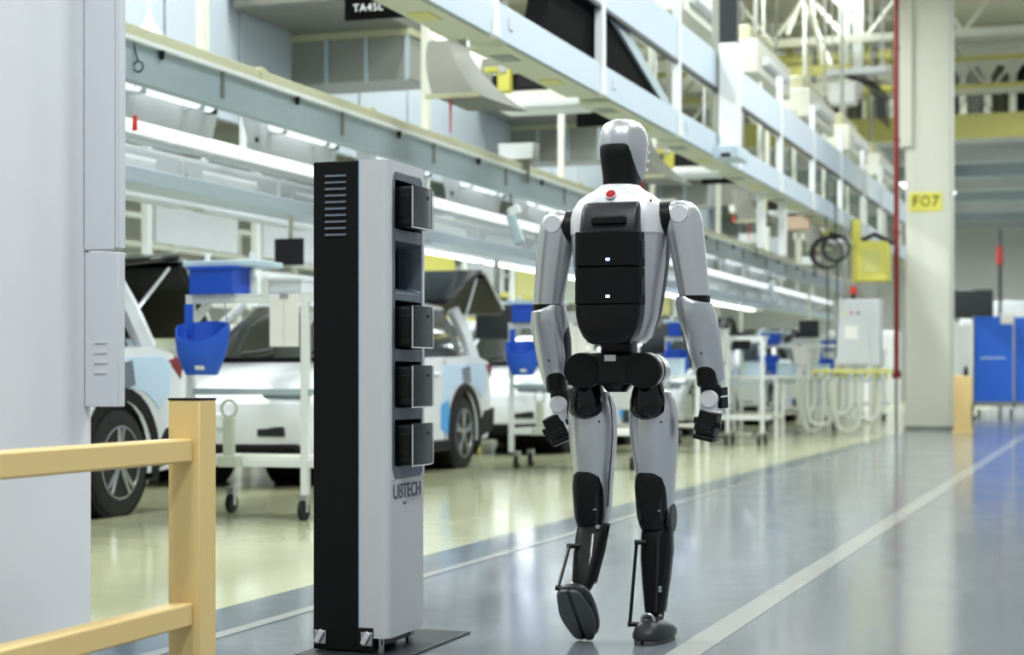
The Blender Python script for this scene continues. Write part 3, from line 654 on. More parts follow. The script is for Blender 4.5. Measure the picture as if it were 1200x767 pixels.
WHERE = ['left of the charging station', 'between charging station and robot', 'just right of the robot', 'right of the robot hand', 'in front of the far cabinets', 'at the far end']
TX = -5.60
for i in range(5):
    first = i == 0
    o = tr0 if first else copy_tree(tr0); o.location = (TX, 10.1 + PER * i, 0)
    tag(o, 'white steel parts trolley on casters, ' + NTH[i], 'trolley', 'white parts trolleys along the line')
    o = bg0 if first else copy_tree(bg0); o.location = (TX + .2, 9.95 + PER * i, 1.36); o.scale = (1.08, 1.05, 1.06)
    tag(o, 'open blue fabric bag hanging on the trolley ' + WHERE[i], 'bag', 'blue bags on the trolleys')
    o = tt0 if first else copy_tree(tt0); o.location = (TX + .2, 10.19 + PER * i, 1.413)
    tag(o, 'deep blue tote on top of the trolley ' + WHERE[i], 'tote', 'blue totes on the trolleys')
    o = bd0 if first else copy_tree(bd0); o.location = (TX + .695, 10.094 + PER * i, 1.4)
    tag(o, 'white document sheet hanging on the trolley ' + WHERE[i], 'board', 'document sheets on the trolleys')
    o = wb0 if first else copy_tree(wb0); o.location = (TX + .66, 10.32 + PER * i, 1.413)
    tag(o, 'shallow white tray on top of the trolley ' + WHERE[i], 'tray', 'white trays on the trolleys')

# low benches further along, with boxes
def make_bench():
    t = thing('work_bench', '', 'bench')
    for x in (0, 1.15):
        for y in (0, .5): MB().box(x, x + .045, y, y + .045, 0, .88).build('leg', 'white_paint', t, bevel=.003)
    MB().box(-.03, 1.23, -.03, .58, .86, .9).build('top', 'white_paint', t, bevel=.004)
    MB().box(0, 1.2, 0, .54, .3, .33).build('shelf', 'cream_paint', t)
    MB().box(.08, .46, .02, .5, .5, .84).build('drawer_box', 'white_paint', t, bevel=.006)
    return t
bn0 = make_bench()
mb0 = make_tote('parts_bin', .3, .24, .16, 'sheet_white'); pb0 = make_tote('pale_bin', .26, .26, .2, 'pale_blue')
mon0 = thing('monitor', '', 'monitor')
MB().box(-.21, .21, -.02, .02, 0, .36).build('screen', 'screen', mon0, bevel=.006); MB().box(-.1, .1, .02, .05, .08, .28).build('mount', 'cream_paint', mon0)
BW = ['behind the robot leg', 'right of the robot elbow', 'beyond the robot forearm', 'in front of the hanging hoses', 'farthest along the aisle']
for i, (x, y) in enumerate(((-5.8, 20.4), (-5.75, 25.2), (-5.7, 27.6), (-5.75, 31.4), (-5.75, 36.4))):
    first = i == 0
    o = bn0 if first else copy_tree(bn0); o.location = (x, y, 0); tag(o, 'low white work bench ' + BW[i], 'bench', 'work benches along the line')
    o = mb0 if first else copy_tree(mb0); o.location = (x + .3, y + .25, .902); tag(o, 'white parts bin on the bench ' + BW[i], 'bin', 'white bins on the benches')
    o = pb0 if first else copy_tree(pb0); o.location = (x + .8, y + .28, .902); tag(o, 'pale blue bin on the bench ' + BW[i], 'bin', 'pale bins on the benches')
MW = ['hanging above the front trolley', 'behind the blue film car', 'dark screen on the bench behind the robot', 'left of the far blue tote', 'right of the far blue tote']

# monitors hung on poles from above, on the far side of the cars
for i, (px, py, z, sc_) in enumerate(((339, 296, 15.5, .65), (580, 378, 21.5, 1.15), (770, 400, 27, 1.2), (868, 400, 27.5, .75), (948, 386, 32, .85))):
    p = at(px, py, z)
    o = mon0 if i == 0 else copy_tree(mon0); o.location = (p.x, p.y, p.z - .17 * sc_); o.scale = (sc_, sc_, sc_)
    tag(o, 'black monitor ' + ['above the trays of the front trolley', 'between the second car and the second blue tote', 'behind the right side of the robot', 'left of the fourth blue tote', 'right of the fourth blue tote'][i], 'monitor', 'monitors along the line')
    if i < 3: MB().box(-.025, .025, .02, .07, .3, (2.5 - p.z) / sc_ + .17).build('hanger', 'cream_paint', o)
    else:
        MB().box(-.03, .03, .05, .1, .17 - p.z / sc_, .2).build('pole', 'cream_paint', o); MB().box(-.2, .2, -.15, .2, .17 - p.z / sc_, .21 - p.z / sc_).build('base', 'cream_paint', o)
# ================================================================== OVERHEAD LINE
YA, YZ = 6.0, 46.0
t = thing('crane_rail', 'long olive and grey overhead rail running above the cars', 'rail', (-6.0, 0, 0))
MB().box(-.05, .05, YA, YZ, 3.06, 3.14).build('top_channel', 'olive_paint', t, bevel=.004)
MB().box(-.02, .08, YA, YZ, 3.03, 3.06).build('flange', 'white_paint', t)
MB().box(-.06, .04, YA, YZ, 2.79, 3.03).build('web', 'teal_grey', t)
for k in range(14):
    y = 9.2 + k * 2.05
    MB().box(.04, .058, y, y + .035, 2.85, 3.03).build('stiffener', 'duct_grey', t)
    MB().box(-.055, .06, y + .6, y + .68, 3.05, 3.16).build('clamp', 'olive_paint', t, bevel=.003)
    MB().cyl((.06, y + 1.2, 3.03), (.06, y + 1.2, 2.97), .022, .014, 10).build('bumper', 'black', t)
for k in range(6):
    z = 12.4 + 4.0 * k; y = (z - 6.0 * sY) / cY
    MB().box(-.035, .035, y - .035, y + .035, 3.14, 6.2).build('hanger_post', 'cream_paint', t, bevel=.004)
# enclosure panels above and behind the rail: each panel one part
t = thing('panel_screen', 'row of tall pale blue grey metal panels above the overhead rail', 'panel wall', (-7.3, 0, 0))
for k in range(26):
    y = 7.6 + k * 1.3
    MB().box(-.03, .03, y, y + 1.255, 3.1, 4.35).build('panel', 'panel_blue', t, bevel=.006)
    MB().box(-.08, -.01, y - .04, y + .01, 3.1, 4.35).build('panel_stud', 'charcoal', t)
MB().box(-.1, .05, 7.5, 41.5, 4.35, 4.43).build('cap_rail', 'olive_paint', t)
# guard panels with small lamps, second layer
for k in range(12):
    y = 7.9 + k * 2.12
    t = thing('machine_guard', ORD[k] + ' folded grey guard plate from the camera, hanging below the overhead rail', 'guard plate', (-6.25, y, 0), 0, 'guard plates under the overhead rail')
    MB().prism([(0, 2.90), (1.75, 2.90), (1.62, 2.62), (.14, 2.62)], 'x', -.015, .015).build('plate', 'guard_grey', t)
    for q in (.2, 1.5): MB().box(-.03, .19, q, q + .06, 2.86, 2.92).build('bracket', 'white_paint', t)
    MB().cyl((.0155, .2, 2.7), (.03, .2, 2.7), .02, .02, 10).build('bolt', 'black', t)
    l = thing('tube_lamp', ORD[k] + ' short white tube lamp from the camera, clipped above a guard plate', 'lamp', (-6.2, y + .3, 2.82), 0, 'tube lamps above the guard plates')
    MB().cyl((.06, 0, 0), (.06, 1.1, 0), .045, .045, 14).build('tube', 'soft_lamp', l)
    for q in (.1, .9): MB().box(-.034, .1, q, q + .06, -.05, .05).build('clip', 'guard_grey', l)
    MB().box(.03, .09, 1.1, 1.16, -.05, .03).build('end_cap', 'black', l)
# long light rails of the line
def strip(x, z, hh, name, lab, lit, side=False, n=13, ln=2.4):
    t = thing(name, lab, 'lamp', (x, 0, z))
    MB().prism([(-.05, hh), (.05, hh), (.09, .02), (.09, 0), (-.09, 0), (-.09, .02)], 'y', 6, 44).build('housing', 'white_paint', t)
    for k in range(n):
        y = 7 + k * 2.8
        MB().box(-.06, .06, y, y + ln, -.02, 0).build('tube', 'strip_lamp' if lit(k) else 'white_paint', t, smooth=False)
    if side:
        for k in range(14): MB().prism([(.05, hh), (.105, hh - .01), (.13, .03), (.09, .015)], 'y', 6.4 + 2.7 * k, 6.4 + 2.7 * k + 2.66).build('side_lamp', 'soft_lamp', t)
    for k in range(9):
        y = 9 + k * 4.1
        MB().box(-.02, .02, y, y + .05, hh, 3.4 - z).build('hanger', 'white_paint', t)
    return t
strip(-6.75, 2.62, .12, 'light_rail', 'upper white light rail running along the line over the cars', lambda k: False, True)
strip(-7.1, 2.44, .16, 'light_rail', 'lower glowing light rail running along the line over the cars', lambda k: k >= 3)
strip(-8.4, 2.5, .16, 'light_rail', 'glowing light rail on the far side of the line', lambda k: k >= 4)
# pale cable trough between the light rails
t = thing('cable_trough', 'wide white cable trough with cut-outs between the light rails', 'cable trough', (-6.95, 0, 0))
for k in range(22):
    y = 7 + k * 1.7
    MB().box(-.01, .01, y, y + .7, 2.42, 2.62).build('plate', 'white_paint', t)
    MB().box(-.01, .01, y + .7, y + 1.7, 2.55, 2.62).build('bridge', 'white_paint', t)
    MB().cyl((.02, y + .35, 2.42), (.02, y + .35, 2.58), .05, .02, 8).build('gland', 'guard_grey', t)
MB().box(-.05, .3, 7, 44.4, 2.28, 2.40).build('lower_duct', 'fascia_blue', t, bevel=.01)
# small things hung on the rail
for i, (px, py, z) in enumerate(((158, 144, 11.6), (860, 256, 27))):
    p = at(px, py, z)
    t = thing('red_tag', ['small red tag hanging below the rail by the white pillar', 'small red tag hanging under the far walkway'][i], 'tag', (p.x, p.y, p.z + .05))
    MB().prism([(-.01, 0), (.01, 0), (.018, -.1), (-.018, -.1)], 'y', -.01, .01).build('flag', 'red_tag', t); MB().cyl((0, 0, -.01), (0, 0, .24 if i == 0 else .1), .003, seg=6).build('wire', 'guard_grey', t)
p = at(162, 78, 11.45)
t = tag(MB().torus((0, 0, 0), .034, .006, 'y').tube([(-.0, 0, .03), (-.03, 0, .13), (-.035, 0, .2)], .006).build('cable_loop', 'charcoal', loc=p), 'thin dark cable loop dangling by the white pillar', 'cable')
p = at(175, 30, 12.0)
t = thing('bell_lamp', 'white bell shaped pendant hanging beside the white pillar', 'lamp', p)
MB().loft([(-.06, 0, 0, .1, .1), (-.03, 0, 0, .07, .07), (.03, 0, 0, .03, .03), (.08, 0, 0, .018, .018)], 20).build('shade', 'white_paint', t); MB().cyl((0, 0, .08), (0, 0, .8), .012, seg=8).build('stem', 'white_paint', t)
# tool hanging in mid air (torque tool on a balancer)
for i, (px, py, z) in enumerate(((603, 265, 18.6), (905, 342, 32.4))):
    p = at(px, py, z)
    t = thing('hanging_tool', ['grey hand tool hanging on a cable left of the robot shoulder', 'grey hand tool hanging on a cable above the far trolleys'][i], 'tool', p, 0, 'tools hanging over the line')
    m = Matrix.Rotation(-.35, 4, 'Y')
    MB().box(-.05, .05, -.04, .04, -.2, .12, m).build('body', 'teal_grey', t, bevel=.015); MB().box(-.02, .12, -.03, .03, .1, .2, m).build('head', 'white_paint', t, bevel=.015)
    MB().cyl((-.03, 0, .1), (-.06, 0, .6), .008, seg=6).build('cable', 'charcoal', t)

# ================================================================== UPPER WALKWAY (conveyor gantry)
GX0, GX1, GZ = -4.30, -4.0, 3.2
t = thing('gantry_walkway', 'long overhead walkway with pale blue side boards and white posts', 'walkway')
def gy(z): return (z + GX1 * sY) / cY
posts = [9.6, 12.15, 14.7, 17.25, 20.0, 22.5, 24.9, 27.4, 29.8, 32.0, 34.6, 37.2]
ys = [gy(z) for z in posts]
for i in range(len(ys)):
    y0 = ys[i]; y1 = ys[i + 1] if i + 1 < len(ys) else y0 + 2.6
    MB().box(GX1 - .02, GX1 + .0, y0 + .09, y1 - .09, GZ, GZ + .25).build('side_board', 'fascia_blue', t, bevel=.004)
    MB().box(GX0, GX1 - .021, y0 + .3, y1 - .04, GZ - .015, GZ + .04).build('deck_plate', 'olive_under', t, bevel=.004)
    MB().box(GX0 + .04, GX1 - .05, y0 - .02, y0 + .28, GZ + .02, GZ + .07).build('deck_beam', 'olive_under', t)
    MB().prism([(y0 - .085, GZ), (y0 + .085, GZ), (y0 + .05, GZ + .25), (y0 + .045, GZ + 1.45), (y0 - .045, GZ + 1.45), (y0 - .05, GZ + .25)], 'x', GX1 - .06, GX1 + .012).build('post', 'white_paint', t, bevel=.004)
    MB().box(GX1 - .03, GX1 - .01, y0 + .04, y1 - .04, GZ + .74, GZ + 1.12).build('upper_board', 'fascia_blue', t, bevel=.004)
    MB().box(GX1 - .045, GX1 - .0, y0 + .04, y1 - .04, GZ + .7, GZ + .735).build('dark_rail', 'charcoal', t)
    MB().box(GX0, GX0 + .04, y0, y1, GZ + .04, GZ + .2).build('far_board', 'duct_grey', t)
    MB().box(GX0, GX0 + .05, y0 - .04, y0 + .04, GZ, GZ + 1.4).build('far_post', 'cream_paint', t)
    MB().box(GX1 + .0, GX1 + .008, y0 + .28, y0 + .38, GZ + .1, GZ + .18).build('plate', 'panel_blue', t)
    for s in (.6, 1.7): MB().box(GX0 + .05, GX0 + .2, y0 + s, y0 + s + .25, GZ - .022, GZ - .014).build('under_slot', 'beam_yellow' if s > 1 else 'duct_grey', t)
hz = gy(18.9)
t2 = thing('hanger_column', 'broad white hanger column gripping the walkway right of the robot head', 'column', (GX1 + .04, hz, 0))
MB().box(-.02, .17, -.02, .1, GZ - .02, GZ + 1.2).build('lower_shaft', 'white_paint', t2, bevel=.006); MB().box(-.02, .17, -.01, .1, GZ + 1.2, 7).build('upper_shaft', 'charcoal', t2); MB().box(-.1, -.02, 0, .1, GZ, 7).build('side_channel', 'duct_grey', t2)
MB().box(-.05, .22, -.2, .35, GZ - .03, GZ + .1).build('shoe', 'fascia_blue', t2, bevel=.01)
MB().box(.04, .14, -.205, -.2, GZ - .02, GZ + .02).build('slot', 'black', t2)
# dark inclined chute on the walkway
ya, yb_ = gy(13.3), gy(17.1)
t = thing('inclined_chute', 'black inclined chute with grey edge standing on the overhead walkway', 'chute', (-4.165, 0, 0))
MB().prism([(ya, GZ + .05), (yb_, GZ + .05), (yb_ - .1, GZ + .25), (gy(14.6), GZ + .85), (gy(13.7), GZ + .85)], 'x', -.09, .09).build('side_panel', 'rubber_black', t)
MB().prism([(yb_ + .08, GZ + .05), (yb_ + .08, GZ + .28), (gy(14.6), GZ + .98), (gy(14.6), GZ + .86), (yb_ - .08, GZ + .2), (yb_ - .08, GZ + .05)], 'x', -.085, .12).build('edge_rail', 'teal_grey', t)

# signs, hoods and cross ducts at each station
for i in range(4):
    dy = PER * i
    p = at(435, 6, 14.0); p.y += dy
    t = thing('station_sign', ['black hanging station sign reading TA45L', 'second black hanging station sign, above the robot head', 'third black hanging station sign under the walkway', 'farthest black hanging station sign'][i], 'sign', p, 0, 'black station signs')
    MB().box(-.22, .5, -.015, .015, -.11, .25).build('board', 'sign_black', t, bevel=.004)
    for s in (-.1, .4): MB().cyl((s, 0, .25), (s, 0, 1.4), .008, seg=6).build('wire', 'steel', t)
    if i == 0: text('lettering', 'TA45L', .085, 'white_tag', t, T((-.02, -.018, -.022)) @ ROTX, .001, 1.0)
    # curved grey hood
    p = at(535, 85, 15.2); p.y += dy
    t = thing('grey_hood', ['large curved grey hood under the near end of the walkway', 'curved grey hood above the robot head', 'curved grey hood right of the robot shoulder', 'farthest curved grey hood'][i], 'hood', p, 0, 'curved grey hoods')
    rr = []
    for k in range(9):
        q = k / 8; a = q * 1.25
        y = -.05 - .25 * math.cos(a) * 0; z = .26 - .52 * q; hw = .12 + .17 * math.sin(a)
        xo = -.10 + .22 * q ** 1.6
        rr.append([(xo - .12 - .06 * q, -.3 * q - .1, z), (xo + .07 + .13 * q, -.3 * q - .1, z), (xo + .17 + .2 * q ** 2, .35 * q + .1, z - .03), (xo - .12 - .06 * q, .35 * q + .1, z)])
    MB().rings(rr).build('shell', 'hood_grey', t, ang=50)
    MB().box(-.12, .35, -.42, -.40, -.28, -.24).build('lip', 'olive_paint', t)
    MB().cyl((.06, -.3, -.27), (.06, -.3, -.55), .012, .006, 8).build('plumb', 'red_tag', t); MB().cyl((-.1, .05, .2), (-.1, .05, 9.58 - p.z), .012, .012, 8).build('rod', 'steel', t)
    # cross duct running over the line
    p = at(435, 72, 16.5); p.y += dy
    t = thing('cross_duct', ['broad grey cross duct behind the station sign', 'second grey cross duct over the line', 'third grey cross duct over the line', 'farthest grey cross duct'][i], 'duct', (p.x, p.y, p.z), 0, 'grey cross ducts')
    MB().box(-.85, .42, -.1, .5, -.2, .2).build('duct', 'duct_grey', t, bevel=.01)
    MB().box(-.9, .44, -.13, .53, .2, .26).build('flange', 'olive_paint', t)
    for x in (-.86, -.4, .0, .4): MB().box(x - .02, x + .02, -.12, -.1, -.2, .2).build('rib', 'teal_grey', t)
    MB().box(-.7, .42, -1.4, .45, .26, .9).build('plenum', 'hood_grey', t, bevel=.02)
    for s in (-.5, .3): MB().cyl((s, 0, .9), (s, 0, 9.58 - p.z), .02, seg=6).build('rod', 'steel', t)
    # bright ceiling box and yellow hoist
    p = at(592, 92, 16.5); p.y += dy
    t = thing('yellow_hoist', ['yellow hoist under the walkway left of the robot head', 'second yellow hoist under the walkway', 'third yellow hoist under the walkway', 'farthest yellow hoist under the walkway'][i], 'hoist', p, 0, 'yellow hoists')
    MB().box(-.06, .06, -.06, .06, -.13, .09).build('body', 'lime_yellow', t, bevel=.01); MB().box(-.2, .26, -.03, .03, .06, .11).build('arm', 'lime_yellow', t, bevel=.008)
    MB().cyl((0, -.08, .08), (0, .08, .08), .04, .04, 14).build('pulley', 'steel', t); MB().box(-.15, .38, .04, .16, -.1, .05).build('motor', 'black', t, bevel=.02)
    MB().box(-.02, .02, -.02, .02, .1, 9.58 - p.z).build('mast', 'duct_grey', t)
    # white shelf lamp under the walkway
    p = at(640, 128, 18.0); p.y += dy
    t = thing('box_lamp', ['flat white box lamp left of the robot head', 'flat white box lamp right of the robot head', 'third flat white box lamp under the walkway', 'farthest flat white box lamp'][i], 'lamp', p, 0, 'flat box lamps under the walkway')
    MB().box(-.5, .45, -.2, .3, 0, .07).build('housing', 'white_paint', t, bevel=.01); MB().box(-.45, .4, -.17, .27, -.015, 0).build('diffuser', 'white_paint', t)
    MB().box(-.8, .3, .1, .3, .1, .22).build('mount_beam', 'cream_paint', t)
    # small junction cabinet standing on the rail
    p = at(608, 182, 19.0); p.y += dy
    t = thing('junction_box', ['grey junction box standing on the overhead rail', 'second grey junction box on the overhead rail', 'third grey junction box on the overhead rail', 'farthest grey junction box'][i], 'box', p, 0, 'junction boxes on the rail')
    MB().box(-.2, .2, -.1, .1, -.06, .12).build('case', 'duct_grey', t, bevel=.008); MB().box(-.19, .19, -.108, -.1, -.05, .11).build('lid', 'guard_grey', t, bevel=.004)
    for s in (-.1, .1): MB().box(s - .02, s + .02, -.02, .02, -.3, -.06).build('leg', 'duct_grey', t)

# ================================================================== FAR SIDE OF THE LINE
def far_frame(x, y0, y1, lab, cols=('lime_yellow', 'guard_grey', 'beam_yellow', 'greenish')):
    t = thing('storage_rack', lab, 'rack', (x, y0, 0), 0, 'white steel racks behind the cars')
    n = int((y1 - y0) / 2.2)
    for k in range(n + 1):
        y = (y1 - y0) * k / n
        MB().box(-.04, .04, y - .04, y + .04, 0, 3.4).build('upright', 'white_paint', t)
    for z in (1.75, 2.1, 2.95, 3.4): MB().box(-.03, .03, 0, y1 - y0, z - .04, z + .04).build('beam', 'white_paint', t)
    for k in range(n):
        y = (y1 - y0) * k / n
        MB().box(-.02, .02, y + .15, y + (y1 - y0) / n * .8, 2.3, 2.75).build('panel', cols[k % 4], t)
        MB().box(-.3, .3, y + .2, y + 1.9, .8, .84).build('shelf', 'cream_paint', t)
far_frame(-9.6, 9, 24, 'white steel rack with grey panels behind the nearer cars', ('guard_grey', 'sheet_white', 'greenish', 'guard_grey'))
far_frame(-9.9, 24.5, 46, 'white steel rack with yellow panels behind the farther cars')
far_frame(-14.5, 10, 46, 'distant white steel rack beyond the second line', ('guard_grey', 'sheet_white', 'cream_paint', 'guard_grey'))
fb = make_tote('storage_crate', .8, .6, .5, 'guard_grey')
cr_cols = ['guard_grey', 'sheet_white', 'pale_blue', 'greenish']
cl = ['light grey', 'white', 'pale blue', 'grey green']
crates = [fb] + [copy_tree(fb) for _ in range(15)]
for i, o in enumerate(crates):
    y = 11.6 + i * 1.95
    for ch in o.children:
        if i: ch.data = ch.data.copy()
        ch.data.materials[0] = M[cr_cols[i % 4]]
    o.location = (-9.6 if y < 24 else -9.9, y, .845)
    tag(o, cl[i % 4] + ' storage crate behind the cars, ' + ORD[i] + ' from the camera', 'crate', 'crates behind the cars')
t = thing('yellow_walkway', 'long yellow rail fence far behind the assembly line', 'fence', (-12.2, 0, 0))
for k in range(10): MB().box(-.03, .03, 30 + 2 * k - .03, 30 + 2 * k + .03, 0, 2.6).build('post', 'lime_yellow', t)
for z in (1.6, 2.0, 2.6): MB().box(-.03, .03, 30, 48, z - .05, z + .05).build('rail', 'lime_yellow', t)
# big pale ducts under the roof
for i, (x, z, r, m_) in enumerate(((-9.0, 5.2, .4, 'cream_paint'), (-11.5, 6.2, .55, 'guard_grey'), (-7.4, 7.0, .35, 'cream_paint'))):
    t = thing('air_duct', ['round cream air duct high above the car line', 'wide grey air duct far behind the line', 'cream air duct above the walkway'][i], 'duct', (x, 0, z))
    MB().cyl((0, 6, 0), (0, 45, 0), r, r, 20).build('duct', m_, t)
    for k in range(10): MB().cyl((0, 8 + 3.9 * k, 0), (0, 8.1 + 3.9 * k, 0), r + .03, r + .03, 20).build('flange', 'duct_grey', t)
    for k in range(5): MB().cyl((0, 9 + 7.8 * k, r), (0, 9 + 7.8 * k, 9.59 - z), .015, seg=6).build('rod', 'steel', t)
# roof trusses
for k in range(7):
    y = 14 + 8 * k
    t = thing('roof_truss', ORD[k] + ' cream steel roof truss from the camera', 'truss', (0, y, 0), 0, 'roof trusses')
    MB().box(-25, 10, -.08, .08, 9.2, 9.4).build('top_chord', 'cream_paint', t); MB().box(-25, 10, -.08, .08, 7.9, 8.05).build('bottom_chord', 'cream_paint', t)
    for j in range(18):
        x = -25 + j * 2.0
        MB().tube([(x, 0, 8.0), (x + 1, 0, 9.25)], .045, 6).build('brace', 'cream_paint', t); MB().tube([(x + 1, 0, 9.25), (x + 2, 0, 8.0)], .045, 6).build('brace', 'cream_paint', t)

# service boxes stacked above the walkway's far side (machinery housings)
for i, z in enumerate((15.5, 19.5, 23.5, 27.5, 31.5, 35.5)):
    p = Vector((-4.9, gy(z) + 1.0, GZ + 1.75))
    t = thing('machine_housing', ['pale machine housing above the walkway, nearest one', 'pale machine housing above the walkway, second from the camera', 'pale machine housing above the walkway, third from the camera', 'pale machine housing above the walkway, fourth from the camera', 'pale machine housing above the walkway, fifth from the camera', 'pale machine housing above the walkway, farthest one'][i], 'machine', p, 0, 'machine housings above the walkway')
    MB().box(-.5, .45, -1.3, 1.2, -.1, .35).build('case', 'cream_paint', t, bevel=.03); MB().box(-.3, .3, -1.0, .8, .35, .6).build('cover', 'olive_paint', t, bevel=.04)
    MB().cyl((.48, -1.0, .1), (.48, .6, .1), .07, .07, 12).build('lamp_tube', 'white_paint', t)
    MB().box(-.03, .03, .9, .96, .35, 4.6).build('mast', 'duct_grey', t)

# ================================================================== COLUMN F07 AND ITS NEIGHBOURS
cp = at(1061, 440, 30.0)
t = thing('building_column', 'white building column with a yellow F07 sign beside the aisle', 'column', (cp.x, cp.y, 0))
MB().box(0, .74, 0, .7, 0, 9.4).build('shaft', 'column_paint', t, bevel=.02)
MB().box(-.02, .76, -.02, .72, 0, .06).build('plinth', 'duct_grey', t)
MB().box(-.1, .12, -.06, .2, 4.72, 9.4).build('conduit_box', 'cream_paint', t, bevel=.01)
s_ = MB().box(.06, .6, -.012, 0, 3.64, 3.96).build('sign_plate', 'sign_yellow', t, bevel=.003)
for ch, q in (('F', .17), ('O', .33), ('7', .49)): text('lettering', ch, .25, 'sign_black', s_, T((q, -.015, 3.8)) @ ROTX, .002, .75 if ch == 'O' else 1.05)
rpp = at(1050.5, 440, 29.2)
t = thing('red_pipe', 'dark red vertical pipe running up beside the white column', 'pipe', (rpp.x, rpp.y, 0))
MB().cyl((0, 0, .92), (0, 0, 9.5), .044, .044, 14).build('pipe', 'red_pipe', t)
MB().cyl((0, 0, .86), (0, 0, .98), .075, .075, 14).build('valve', 'red_pipe', t); MB().cyl((.0, .0, .0), (0, 0, .86), .03, .03, 10).build('lower_pipe', 'duct_grey', t)
for z in (3.2, 4.7, 6.2): MB().cyl((0, 0, z), (0, 0, z + .06), .058, .058, 14).build('coupling', 'red_pipe', t)
bp = at(1117, 440, 28.2)
o = thing('yellow_bollard', 'square yellow guard block beside the white column', 'bollard', (bp.x, bp.y, 0))
MB().box(0, .27, 0, .27, 0, .9).build('block', 'yellow_post', o, bevel=.015); MB().box(-.015, .285, -.015, .285, 0, .04).build('foot', 'yellow_post', o)
# control cabinet with yellow unit, hoses
cp = at(979, 440, 27.0)
t = thing('control_cabinet', 'grey control cabinet on legs left of the red pipe', 'cabinet', (cp.x, cp.y, 0))
MB().box(0, .66, 0, .4, 1.05, 2.05).build('case', 'guard_grey', t, bevel=.012)
MB().box(.02, .52, -.012, 0, 1.08, 2.02).build('door', 'guard_grey', t, bevel=.006)
MB().box(.14, .34, -.016, -.012, 1.45, 1.65).build('label_plate', 'sheet_white', t); MB().prism([(.09, 1.8), (.15, 1.8), (.12, 1.86)], 'y', -.016, -.012).build('warning_mark', 'sign_yellow', t)
for x in (.24, .34): MB().cyl((x, -.02, 1.84), (x, -.012, 1.84), .02, .02, 10).build('button', 'red_tag' if x < .3 else 'charcoal', t)
for x in (.02, .59): MB().box(x, x + .05, .05, .1, 0, 1.05).build('leg', 'cream_paint', t); MB().box(x, x + .05, .3, .35, 0, 1.05).build('leg', 'cream_paint', t)
MB().box(.1, .6, .1, .35, 2.05, 2.3).build('top_box', 'duct_grey', t, bevel=.01)
b_ = MB().cyl((.26, .05, 2.05), (.26, .05, 2.13), .025, .025, 10).build('beacon_stem', 'charcoal', t); MB().cyl((.26, .05, 2.13), (.26, .05, 2.24), .045, .04, 12).build('beacon', 'red_tag', t)
MB().box(-.35, .85, -.05, .1, .94, 1.0).build('manifold', 'beam_yellow', t)
for k in range(8): MB().cyl((-.3 + .15 * k, .02, .86), (-.3 + .15 * k, .02, .94), .03, .02, 10).build('coupling', 'lime_yellow', t)
for k in range(8):
    x = -.32 + .14 * k; d = .28 + .06 * ((k * 3) % 4); ww = .12 + .03 * (k % 3)
    h = thing('hose', ORD[k] + ' pale hose loop from the left under the control cabinet', 'hose', (cp.x + x, cp.y - .02 - .03 * (k % 3), .87), 0, 'hoses under the control cabinet')
    pts = [(0, 0, 0)] + [(-ww * math.sin(a) * .9 - ww * .2 * (1 - math.cos(a)), -.02, -.08 - (d * 1.25) * (1 - math.cos(a)) / 2 * 1.6) for a in [PI * 1.0 * j / 10 for j in range(1, 11)]]
    pts = [(0, 0, 0), (.01, 0, -.2), (.0, 0, -d * 1.4), (-ww * .3, -.01, -d * 1.4 - .12), (-ww, -.02, -d * 1.4 - .17), (-ww * 1.8, -.02, -d * 1.4 - .1), (-ww * 2.1, -.01, -d), (-ww * 2.1, 0, -.1), (-ww * 1.9, 0, 0)]
    MB().tube(pts, .03, 8).build('tube', 'hose', h, ang=80)
    MB().cyl((0, 0, -.04), (0, 0, .0), .036, .036, 10).build('ferrule', 'teal_grey', h)
yp = at(1002, 330, 28.2)
t = thing('yellow_unit', 'bright yellow machine unit mounted above the control cabinet', 'machine', (yp.x, yp.y, yp.z))
MB().box(0, .52, 0, .4, 0, .64).build('case', 'lime_yellow', t, bevel=.02); MB().box(.12, .40, -.012, 0, .14, .5).build('hatch', 'beam_yellow', t, bevel=.006)
MB().box(-.06, .06, .1, .3, -.3, 1.0).build('support', 'lime_yellow', t); MB().tube([(.1, .1, .66), (.3, 0, .74), (.6, .05, .6)], .04, 8).build('cable_arm', 'charcoal', t)
MB().box(.2, .3, .3, .4, -yp.z, 0).build('stand', 'cream_paint', t)
pp = at(987, 350, 27.1)
t = tag(MB().box(0, .07, 0, .07, 2.05, 3.15).build('steel_post', 'steel', loc=(pp.x, pp.y, 0)), 'slim bright metal post left of the yellow unit', 'post')
for i, (px, py, r) in enumerate(((968, 296, .23), (979, 290, .2))):
    p = at(px, py, 26.0)
    t = thing('cable_coil', ['larger black cable coil hanging near the yellow unit', 'smaller black cable coil hanging near the yellow unit'][i], 'cable', p, .3 * i)
    for k in range(3): MB().torus((.012 * k, .02 * k, 0), r * (1 - .05 * k), .014, 'y', 20, 6).build('loop', 'cable', t)
    MB().tube([(.02, 0, -r), (.03, 0, -1.0), (.0, 0, -1.6)], .012, 6).build('drop', 'cable', t); MB().tube([(0, 0, r), (0, 0, r + .8)], .012, 6).build('riser', 'cable', t)
p = at(936, 261, 26.0)
t = thing('peach_bin', 'peach coloured bin on a white stand under the walkway', 'bin', p)
MB().box(-.18, .18, -.12, .12, -.1, .1).build('case', 'orange_bin', t, bevel=.01); MB().box(-.2, .2, -.14, .14, .1, .13).build('rim', 'charcoal', t); MB().box(-.04, .04, -.04, .04, -.6, -.1).build('stand', 'cream_paint', t); MB().box(-.15, -.1, -.02, .02, .1, .6).build('hanger', 'cream_paint', t)
